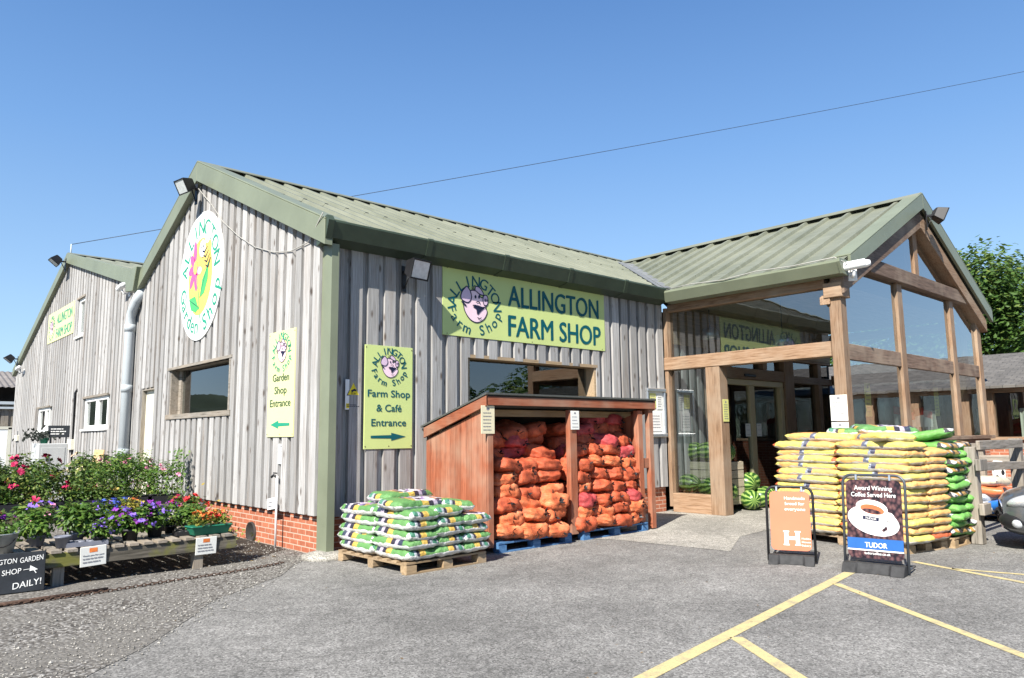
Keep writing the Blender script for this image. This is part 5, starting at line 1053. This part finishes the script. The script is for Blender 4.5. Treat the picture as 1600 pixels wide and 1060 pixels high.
def plant_proto(kind, leafm, petals, n, rx, rz_, lsize, nfl, fsize, pot='pot', ph=.10, pr=.07, stems=0, trail=0):
    t = bpy.data.objects.new(kind, None); COL.objects.link(t); t.empty_display_size = .05
    if pot: q = MB(); q.lathe([(pr * .75, 0), (pr, ph), (pr * 1.08, ph), (pr * 1.08, ph - .02), (pr * .9, ph - .02)], 14); q.lathe([(pr * .9, ph - .025), (.002, ph - .02)], 14); q.build('pot', pot, t)
    q = MB(); sub = [(Vector((rng.uniform(-rx, rx) * .6, rng.uniform(-rx, rx) * .6, ph + rz_ * rng.uniform(.15, 1.5))), rng.uniform(.42, .68)) for _ in range(9)]
    if stems:
        for _ in range(stems):
            c, _r = rng.choice(sub); q.tube([(rng.uniform(-.02, .02), rng.uniform(-.02, .02), ph), c * .6 + Vector((0, 0, .03)), c + Vector((rng.uniform(-.1, .1), rng.uniform(-.1, .1), rz_ * .5))], [.007, .005, .003], 5, 1)
    for _ in range(int(n * 1.7)):
        c, rr = rng.choice(sub); d = Vector((rng.gauss(0, 1), rng.gauss(0, 1), rng.gauss(0, 1))).normalized(); p = c + Vector((d.x * rx * rr, d.y * rx * rr, d.z * rz_ * rr * 1.1)) * rng.uniform(.5, 1.05); p.z = max(p.z, ph * .5 - trail)
        q.leaf(p, d * .6 + Vector((0, 0, .7)) + Vector((rng.uniform(-.5, .5), rng.uniform(-.5, .5), 0)), lsize * rng.uniform(.6, 1.3), rng.uniform(.5, .75))
    q.build('foliage', [leafm, 'stem'], t)
    if nfl:
        q = MB()
        for _ in range(nfl):
            c, rr = rng.choice(sub); d = Vector((rng.gauss(0, .8), rng.gauss(0, .8), rng.gauss(.6, .6))).normalized(); p = c + Vector((d.x * rx * rr, d.y * rx * rr, d.z * rz_ * rr)) * 1.12; mi = rng.randrange(len(petals)); r0 = rng.random()
            for k in range(6 if fsize < .05 else 11): q.leaf(p, d + Vector((rng.uniform(-.6, .6), rng.uniform(-.6, .6), rng.uniform(-.4, .6))), fsize * rng.uniform(.6, 1.0), .9, mi, min(1, r0 * .6 + rng.random() * .4))
        q.build('flowers', ['pet_' + x for x in petals], t)
    return t
def place(proto, lab, cat, x, y, z, s_, grp, first=[None]):
    o = copy_tree(proto); o.location = (x, y, z); o.rotation_euler = (0, 0, rng.random() * 6.28); o.scale = (s_, s_, s_ * rng.uniform(.92, 1.08)); return tag(o, lab, cat, grp)
PR = {}
PR['viola'] = [plant_proto('bedding_plant', 'leaf2', ['violet', 'violet', 'purple'], 260, .17, .12, .05, 34, .038, trail=.05) for _ in range(2)]
PR['green'] = [plant_proto('bedding_plant', 'leaf2', ['white'], 330, .18, .14, .055, 0, .03, 'greypot') for _ in range(2)]
PR['pinkd'] = [plant_proto('bedding_plant', 'leaf', ['pink', 'white', 'violet'], 200, .16, .13, .05, 26, .045)]
PR['purp'] = [plant_proto('bedding_plant', 'leaf', ['purple', 'magenta'], 180, .15, .11, .05, 22, .045)]
PR['blue'] = [plant_proto('bedding_plant', 'leaf', ['blue', 'violet'], 220, .15, .15, .045, 36, .04)]
PR['yel'] = [plant_proto('bedding_plant', 'leafyel', ['yellow', 'orange'], 200, .14, .12, .05, 18, .04)]
PR['red'] = [plant_proto('bedding_plant', 'leaf', ['red', 'pink'], 200, .15, .12, .05, 9, .05)]
PR['white'] = [plant_proto('bedding_plant', 'leaf', ['white'], 200, .15, .10, .05, 24, .04)]
PR['rose'] = [plant_proto('rose_bush', 'leaf', [pt], 620, .40, .34, .07, nf + 2, .085, 'pot', .15, .13, 9) for pt, nf in (('magenta', 4), ('pink', 5), ('yellow', 4), ('cream', 5), ('white', 4), ('magenta', 4))]
PR['rosepale'] = [plant_proto('rose_bush', 'leaf2', ['pink'], 640, .42, .34, .065, 5, .06, 'pot', .15, .13, 9)]
G4 = 'bedding plants on the front bench'; BZ = .386
spec = [  # kind, x, y, scale, label
 ('green', -3.08, .75, 1.0, 'leafy green plant in a grey pot beside the galvanised bucket'), ('green', -2.72, .62, 1.05, 'bushy bright green plant right of the small grey pot'), ('green', -2.45, .78, .95, 'bright green bushy plant left of the violet violas'),
 ('viola', -2.18, .50, 1.15, 'trailing violet viola hanging over the front bench edge, left of two'), ('viola', -1.88, .58, 1.1, 'trailing violet viola hanging over the front bench edge, right of two'), ('purp', -3.35, 1.35, 1.0, 'deep purple flowered plant behind the galvanised bucket'), ('pinkd', -2.95, 1.45, 1.1, 'pink and white daisy plant at the back of the front bench'),
 ('pinkd', -2.6, 1.4, 1.0, 'pale lilac daisy plant behind the bushy green plants'), ('blue', -2.28, 1.3, 1.1, 'tall blue flowered plant at the back of the front bench'), ('yel', -1.95, 1.35, 1.05, 'yellow green leaved plant behind the violas'), ('viola', -1.6, 1.15, 1.0, 'violet viola behind the black seed tray'),
 ('green', -1.42, .70, .85, 'small bright green plant in the black seed tray'), ('white', -1.62, .85, .8, 'white flowered plant with reddish leaves near the seed tray'), ('red', -1.22, 1.2, 1.0, 'plant with a few red flowers near the brick plinth'), ('purp', -1.38, 1.5, .95, 'purple flowered plant behind the seed tray'), ('white', -3.5, .95, .8, 'small white flowered plant behind the galvanised bucket'), ('yel', -1.2, 1.62, .9, 'pale yellow leaved plant at the right back of the front bench'), ('blue', -2.0, 1.68, 1.0, 'deep blue flowered plant by the rear bench'), ('viola', -2.55, .36, .7, 'small trailing viola over the left notice')]
for k, x, y, s_, lab in spec: place(rng.choice(PR[k]), lab, 'plant', x, y, BZ, s_ * 1.22, G4)
# planted bucket and trough
t = thing('galvanised_bucket', 'galvanised metal bucket of green plants on the left end of the front bench', 'bucket', (-3.48, .42, BZ)); q = MB(); q.lathe([(.13, 0), (.175, .20), (.185, .205), (.175, .21), (.165, .19), (.12, .02)], 22); q.lathe([(.165, .17), (.002, .18)], 18); q.build('bucket', 'zinc', t)
q = MB(); q.tube([(.175 * math.sin(a), -.178 * math.cos(a), .15 - .07 * math.cos(a * 2)) for a in [x * .1 for x in range(-6, 9)]], .006, 5); q.build('handle', 'black', t); q = MB()
for _ in range(300): q.leaf((rng.gauss(0, .08), rng.gauss(0, .08), .19 + abs(rng.gauss(0, .06))), (rng.uniform(-1, 1), rng.uniform(-1, 1), 1), .05)
q.build('foliage', 'leaf2', t)
t = thing('plant_trough', 'green plastic trough with orange begonias on the right end of the bench', 'trough', (-1.31, .36, BZ), R(4)); q = MB(); q.add([(sx * (.21 if z < .05 else .25), sy * (.07 if z < .05 else .10), z) for z in (0, .10) for sx, sy in ((-1, -1), (1, -1), (1, 1), (-1, 1))], [(3, 2, 1, 0), (0, 1, 5, 4), (1, 2, 6, 5), (2, 3, 7, 6), (3, 0, 4, 7), (4, 5, 6, 7)]); q.box(-.262, .262, -.112, .112, .095, .115); q.build('trough', 'trough', t, .008)
q = MB()
for _ in range(330): q.leaf((rng.uniform(-.22, .22), rng.gauss(0, .07), .13 + abs(rng.gauss(0, .08))), (rng.uniform(-1, 1), rng.uniform(-1, 1), .8), .055, .6, rng.choice([0, 0, 0, 1]))
q.build('foliage', ['leafyel', 'leaf2'], t); q = MB()
for _ in range(16):
    p_ = (rng.uniform(-.2, .2), rng.gauss(0, .07), .2 + abs(rng.gauss(0, .07))); mi = rng.choice([0, 0, 1])
    for k in range(7): q.leaf(p_, (rng.uniform(-1, 1), rng.uniform(-1, 1), .8), .04, .9, mi)
q.build('flowers', ['pet_orange', 'pet_red'], t)
for lab, x, y, w_, mt in (('black seed tray with cells near the right end of the front bench', -1.50, .50, .34, 'pot'), ('dark grey shallow tray under the bushy green plants', -2.66, .42, .42, 'greypot')):
    t = thing('seed_tray', lab, 'tray', (x, y, BZ), R(-3), 'plastic seed trays'); q = MB(); d = .22
    q.box(-w_ / 2, w_ / 2, -d / 2, d / 2, 0, .012); q.box(-w_ / 2, w_ / 2, -d / 2, -d / 2 + .012, .0125, .05); q.box(-w_ / 2, w_ / 2, d / 2 - .012, d / 2, .0125, .05); q.box(-w_ / 2, -w_ / 2 + .012, -d / 2 + .0125, d / 2 - .0125, .0125, .05); q.box(w_ / 2 - .012, w_ / 2, -d / 2 + .0125, d / 2 - .0125, .0125, .05); q.build('rim', mt, t); q = MB()
    for i in range(4): q.lathe([(.03, .0125), (.042, .055), (.036, .055), (.02, .02)], 10, 0, (-w_ / 2 + .06 + i * (w_ - .12) / 3, -.045, 0)); q.lathe([(.03, .0125), (.042, .055), (.036, .055), (.02, .02)], 10, 0, (-w_ / 2 + .06 + i * (w_ - .12) / 3, .05, 0))
    q.build('cells', mt, t)
t = thing('plant_pot', 'small empty grey plant pot between bucket and green plants', 'pot', (-2.90, .38, BZ)); q = MB(); q.lathe([(.06, 0), (.08, .13), (.088, .13), (.088, .11), (.075, .11)], 16); q.build('pot', 'greypot', t); q = MB(); q.lathe([(.074, .105), (.002, .11)], 14); q.build('compost', 'soil', t)
for k, x in enumerate((-4.3, -3.75, -3.2, -2.65, -2.1, -1.55, -1.1)):
    t = thing('carry_tray', 'black plastic carry tray along the front of the rear bench, %s from the left' % ORD[k].replace('lowest', 'first'), 'tray', (x, 2.82, .602), 0, 'black carry trays on the rear bench'); q = MB(); q.box(-.25, .25, -.13, -.115, .01, .12); q.box(-.25, .25, .115, .13, .01, .12); q.box(-.25, -.235, -.114, .114, .01, .12); q.box(.235, .25, -.114, .114, .01, .12); q.box(-.25, .25, -.13, .13, 0, .009); q.build('tray', 'pot', t); q = MB()
    for j in range(3): q.lathe([(.05, .012), (.068, .14), (.075, .14), (.06, .12)], 10, 0, (-.16 + .16 * j, 0, 0))
    q.build('cells', 'pot', t); q = MB()
    for _ in range(110): q.leaf((rng.uniform(-.23, .23), rng.gauss(0, .06), .14 + abs(rng.gauss(0, .06))), (rng.uniform(-1, 1), rng.uniform(-1, 1), .8), .05, .6)
    q.build('foliage', rng.choice(['leaf', 'leaf2', 'leafyel']), t)
# roses
G5 = 'rose bushes on the rear bench'
rs = [('rose', 3, -4.1, 3.3, 1.0, 'cream rose bush at the left edge of the photo'), ('rose', 2, -3.45, 3.1, 1.05, 'yellow rose bush near the left edge'), ('rose', 1, -3.0, 3.5, 1.05, 'pink rose bush in front of the white cabinet'), ('rose', 0, -2.75, 2.95, .95, 'dark magenta rose bush with large blooms behind the pink daisies'), ('rose', 5, -2.25, 3.0, .85, 'second dark magenta rose bush left of the short yellow rose'), ('rose', 4, -3.6, 4.1, 1.1, 'white rose bush at the back left of the rear bench'), ('rose', 2, -1.98, 2.9, .70, 'short yellow rose bush at the front of the rear bench'), ('rosepale', 0, -1.65, 3.5, 1.0, 'full leafy pale pink rose bush left of the downpipe'), ('rosepale', 0, -1.25, 3.9, 1.05, 'full leafy bush with few blooms in front of the downpipe'), ('rosepale', 0, -1.02, 3.2, .85, 'small leafy bush at the right end of the rear bench'), ('rose', 3, -2.05, 4.1, 1.05, 'cream rose bush behind the short yellow rose'), ('rose', 0, -2.5, 4.2, 1.1, 'tall magenta rose bush in front of the white cabinet'), ('rose', 1, -3.15, 4.3, 1.15, 'tall pink rose bush behind the pink one'), ('rosepale', 0, -1.5, 4.3, 1.05, 'leafy bush at the back of the rear bench near the plywood sheet')]
for k, i, x, y, s_, lab in rs: place(PR[k][i], lab, 'rose bush', x, y, .601, s_ * .92, G5)
for k in PR:
    for o in PR[k]:
        for ch in list(o.children): bpy.data.objects.remove(ch)
        bpy.data.objects.remove(o)
# climber by the gable
t = thing('climbing_plant', 'thin climbing plant in a dark pot growing up the gable boards', 'plant', (-.28, 4.75, .0)); q = MB(); q.lathe([(.11, 0), (.15, .26), (.155, .26), (.12, .24)], 14); q.build('pot', 'pot', t); q = MB()
for k in range(4): q.tube([(0, 0, .24), (.06 * math.sin(k), .10 * math.cos(k * 1.6), .7), (.1, .16 * math.cos(k * 2.1), 1.2)], [.008, .006, .003], 5, 1)
for _ in range(260): z = rng.uniform(.3, 1.4); q.leaf((rng.gauss(.03, .06), rng.gauss(0, .17 * (1.1 - abs(z - .8))), z), (-1, rng.uniform(-1, 1), .6), .07, .6)
q.build('foliage', ['leaf2', 'stem'], t)
t = thing('bramble', 'low yellow green plants growing along the brick plinth', 'plant', (-.35, 3.4, 0)); q = MB()
for _ in range(420): y_ = rng.gauss(0, .7); q.leaf((rng.gauss(0, .13), y_, abs(rng.gauss(.28, .22)) * max(.3, 1 - abs(y_) * .5)), (-.6, rng.uniform(-1, 1), .8), .07, .6)
q.build('foliage', 'leafyel', t)
# notices on the bench
def benchnotice(lab, x, z, w_, h_, rows):
    t = thing('notice', lab, 'notice', (x, .188, z), 0, 'notices on the front bench'); t.rotation_euler = (R(4), R(rng.uniform(-3, 3)), 0); board(t, w_, h_, 'paper', .006, 'sheet'); a = Art(); a.y = -.0075
    a.poly([(-.04, h_ * .2), (.04, h_ * .2), (.04, h_ * .42), (-.04, h_ * .42)], 1, 0)
    for k, s_ in enumerate(rows): a.txt(s_, 0, h_ * (.06 - .17 * k), .014, w_ * .82, .008) if s_ else a.lines(-w_ * .4, w_ * .4, (h_ * (.06 - .17 * k),), .013)
    a.build('print', ['greyink', 'pet_orange'], t)
benchnotice('white notice with small red picture pinned left of centre on the front bench edge', -2.63, .29, .26, .215, ('Thank you for your', '', ''))
benchnotice('white notice pinned at the right end of the front bench edge', -1.40, .27, .25, .205, ('', '', ''))
t = thing('chalkboard', 'black chalkboard with white hand lettering leaning on the bench at the left edge', 'chalkboard', (-3.62, .12, .01)); t.rotation_euler = (R(-7), 0, R(-4)); q = MB(); q.box(-.52, .52, -.015, 0, 0, .40); q.build('board', 'slateboard', t, .004)
a = Art(); a.y = -.018; a.txt('ALLINGTON', .11, .318, .052, .31, .0, 0, R(3), None, .1); a.txt('GARDEN', .395, .33, .055, .205, .0, 0, R(5), None, .1); a.txt('SHOP', .225, .215, .055, .165, .0, 0, R(4), None, .1); a.txt('DAILY!', .365, .085, .065, .25, .0, 0, R(7), None, .15)
a.stroke([(.325, .222), (.40, .228)], .010); a.poly([(.385, .262), (.455, .215), (.38, .205)], 0, 1); a.stroke([(.41, .225), (.44, .18)], .016); a.build('chalk_lettering', 'chalk', t)
t = thing('plant_label', 'round black plant label stuck up in front of the brick plinth', 'label', (-.60, 2.6, .0)); q = MB(); q.tube([(0, 0, 0), (0, 0, .52)], .008, 6); q.build('stake', 'black', t); q = MB(); q.lathe([(.085, -.006), (.09, 0), (.085, .006)], 18, 0, (0, 0, .56), 'x'); q.build('disc', 'slateboard', t); a = Art()
t2 = a; a.y = -.0
for k in range(3): a.stroke([(-.05, .02 - .02 * k + .0), (.05, .025 - .02 * k)], .006)
o = a.build('chalk_lines', 'chalk', t); o.rotation_euler = (0, 0, GAB); o.location = (-.006, 0, .56)
# standpipe with tap and card
t = thing('standpipe', 'thin white standpipe with black tap against the brick plinth', 'standpipe', (-.10, 1.08, 0)); q = MB(); q.tube([(0, 0, 0), (0, 0, 1.02)], .017, 8); q.build('pipe', 'whiteplastic', t); q = MB(); q.tube([(0, 0, 1.0), (-.03, .06, 1.03), (-.04, .1, 1.0)], .018, 6); q.tube([(-.02, -.03, 1.06), (-.02, .08, 1.06)], .01, 6); q.build('tap', 'black', t)
t = thing('water_card', 'small white card hung tilted on the thin standpipe', 'card', (-.125, 1.20, .62), GAB); t.rotation_euler = (0, R(-8), GAB); board(t, .25, .16, 'white', .006, 'card'); a = Art(); a.y = -.008; a.lines(-.08, .08, (.02, -.03), .018); a.build('print', 'greyink', t)
# air vent, cabinet, props near rear barn
t = thing('oil_cabinet', 'white metal cabinet standing against the rear barn behind the roses', 'cabinet', (-1.5, 8.4, 0)); q = MB(); q.box(-.35, .16, -.35, .35, 0, 1.50); q.build('body', 'cabgrey', t, .012); q = MB(); q.box(-.30, .11, -.357, -.351, .2, 1.42); q.build('door_panel', 'cabgrey', t, .004); q = MB(); q.box(-.22, -.17, -.38, -.358, 1.15, 1.25); q.build('latch', 'black', t, .006)
t = thing('chalk_sign', 'small dark chalk sign standing on top of the white cabinet', 'sign', (-1.48, 8.25, 1.5), R(-10)); q = MB(); q.box(-.19, .19, -.02, 0, .12, .36); q.box(-.15, -.12, -.02, 0, 0, .12); q.box(.12, .15, -.02, 0, 0, .12); q.build('board', 'slateboard', t, .004); a = Art(); a.y = -.022; a.lines(-.14, .14, (.29, .24, .19), .02); a.build('chalk_lettering', 'chalk', t)
t = thing('potted_plant', 'dark leaved potted plant on the white cabinet', 'plant', (-1.72, 8.3, 1.5)); q = MB(); q.lathe([(.06, 0), (.09, .12), (.095, .12), (.07, .1)], 12); q.build('pot', 'trough', t); q = MB()
for _ in range(120): q.leaf((rng.gauss(-.05, .16), rng.gauss(0, .08), .1 + abs(rng.gauss(0, .07))), (rng.uniform(-1, 1), -1, rng.uniform(-.3, 1)), .09, .5)
q.build('foliage', simple('dark_leaf', (.02, .025, .02), .6, .3), t)
t = MB(); t.box(-.02, .0, -.42, .42, 0, 1.32); o = one('plywood_sheet', 'tan plywood sheet leaning on the rear barn left of the downpipe', 'plywood', t, simple('bare_plywood', (.55, .38, .19), .7, .12, 4, (1, 1, 8)), (-.35, 10.6, .02), 0); o.rotation_euler = (0, R(9), 0)
t = MB(); t.lathe([(.02, -.01), (.13, -.01), (.145, -.03), (.16, -.03), (.16, .04), (.02, .04)], 20, 0, (0, 0, 0), 'x'); one('vent_cowl', 'dark round vent in the brick plinth near the bench end', 'vent', t, 'dark', (.03, 2.2, .12))
# rusty chain
q = MB(); pts = [Vector(p_) for p_ in ((-4.6, -.6, .02), (-3.57, -.54, .02), (-2.58, -.52, .02), (-1.6, -.42, .02), (-.95, -.30, .02), (-.55, -.18, .02))]; L = []
for a_, b_ in zip(pts, pts[1:]):
    n_ = max(2, int((b_ - a_).length / .042)); L += [(a_.lerp(b_, k / n_), (b_ - a_).normalized()) for k in range(n_)]
for i, (p_, d_) in enumerate(L):
    p_ = p_ + Vector((0, .025 * math.sin(i * .13), 0)); s_ = Vector((-d_.y, d_.x, 0)); u_ = Vector((0, 0, 1)); s_ = s_ if i % 2 else (s_ * .35 + u_ * .9).normalized()
    lp = [p_ + d_ * .028 * math.cos(k * math.pi / 4) + s_ * .015 * math.sin(k * math.pi / 4) for k in range(9)]; q.tube(lp, .0055, 5, 0, False)
one('chain', 'rusty chain lying along the gravel in front of the bench', 'chain', q, 'rust')
q = MB(); q.tube([(-3.7, -.56, .03), (-2.62, -.42, .02)], .02, 6); one('iron_bar', 'dark iron bar lying on the gravel beside the chain', 'bar', q, 'rust')
# loose stones on the gravel
q = MB()
def edge_x(y): return -.1 + y * .95 if y < 0 else -.05
for _ in range(3600):
    y = rng.uniform(-3.6, 2.0); x = edge_x(y) - abs(rng.gauss(0, 1.2)) - .02 + rng.gauss(0, .10)
    if x < -6: continue
    s_ = rng.uniform(.004, .014) * (1.5 if rng.random() < .06 else 1); c = Vector((x, y, .004 + s_ * .3)); vs = [c + Vector((rng.uniform(.6, 1.2) * s_ * dx, rng.uniform(.6, 1.2) * s_ * dy, rng.uniform(.4, .8) * s_ * dz)) for dx, dy, dz in ((1, 0, 0), (0, 1, 0), (-1, 0, 0), (0, -1, 0), (0, 0, 1), (0, 0, -1))]
    q.add(vs, [(0, 1, 4), (1, 2, 4), (2, 3, 4), (3, 0, 4), (1, 0, 5), (2, 1, 5), (3, 2, 5), (0, 3, 5)])
o = q.build('loose_stones', 'stone'); tag(o, kind='stuff')
q = MB(); flatpoly('bench_ground', [(-5, .32), (-.9, .30), (-.02, .9), (-.02, 5), (-5, 5)], .008, 'soil')  # dark ground sheet beneath and between the plant benches
q = MB()
for _ in range(260):
    q.leaf((rng.uniform(-3.6, -.4), rng.uniform(.3, 1.2), .012), (rng.uniform(-.4, .4), rng.uniform(-.4, .4), 1), rng.uniform(.03, .08), .5)
q2 = MB()
for _ in range(150):
    u_ = rng.random(); x_ = rng.uniform(-3, 7.5); y_ = rng.choice([rng.uniform(-7.5, -1.6), rng.gauss(-2.1, .25), rng.gauss(-5.9, .2)]); q2.leaf((x_, y_, .006), (rng.uniform(-.5, .5), rng.uniform(-.5, .5), 1), rng.uniform(.012, .04), .5)
tag(q2.build('fallen_leaves', 'leaflitter'), kind='stuff')
o = q.build('dry_leaves', leafmat('dry_leaf', (.10, .06, .03), (.22, .14, .06), (.30, .22, .10))); tag(o, kind='stuff')

# ================================================================ TREES
def tree(lab, loc, height, crx, n, lsize, seed, grp=None):
    r_ = random.Random(seed); t = thing('chestnut_tree', lab, 'tree', loc, 0, grp); q = MB(); hb = height * .28
    q.tube([(0, 0, 0), (.05, .05, hb), (.1, 0, height * .6), (0, .1, height * .85)], [height * .035, height * .027, height * .016, .03], 10)
    cl = []
    for k in range(46):
        th = r_.random() * 6.283; ph_ = r_.uniform(-.55, 1); rr = r_.uniform(.45, .88); c = Vector((crx * rr * math.cos(th) * math.cos(ph_ * 1.2), crx * rr * math.sin(th) * math.cos(ph_ * 1.2), height * .58 + height * .36 * rr * math.sin(ph_ * 1.4))); cl.append((c, r_.uniform(.22, .36) * crx))
        if k < 14: q.tube([(0, 0, hb * r_.uniform(.8, 1.5)), c * .5 + Vector((0, 0, hb * .6)), c], [height * .014, height * .009, .02], 6)
    q.build('trunk', 'bark', t); q = MB()
    for _ in range(n):
        c, cr = r_.choice(cl); d = Vector((r_.gauss(0, 1), r_.gauss(0, 1), r_.gauss(0, 1))).normalized(); p = c + d * cr * r_.uniform(.55, 1.08); p.z -= .0
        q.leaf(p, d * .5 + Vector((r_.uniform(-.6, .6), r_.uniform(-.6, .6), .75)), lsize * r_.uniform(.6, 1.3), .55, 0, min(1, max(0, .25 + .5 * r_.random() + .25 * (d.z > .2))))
    q.build('crown', 'treeleaf', t); return t
tree('large leafy chestnut tree rising behind the brick wing roof', (30.5, 1.6, 0), 9.3, 5.0, 36000, .25, 5)
q = MB(); r_ = random.Random(11)                                   # far wood across the car park, seen only in the glass
for k in range(70):
    cx = -70 + 165 * r_.random(); cy = -52 - 14 * r_.random(); hh = r_.uniform(6, 11); rr = r_.uniform(2.5, 4.5)
    for _ in range(420):
        d = Vector((r_.gauss(0, 1), r_.gauss(0, 1), r_.gauss(0, 1))).normalized(); q.leaf((cx + d.x * rr, cy + d.y * rr, hh * .55 + d.z * hh * .45), d + Vector((0, 0, .4)), .75, .7, 0, r_.random())
o = q.build('distant_wood', 'treeleaf'); tag(o, kind='stuff')
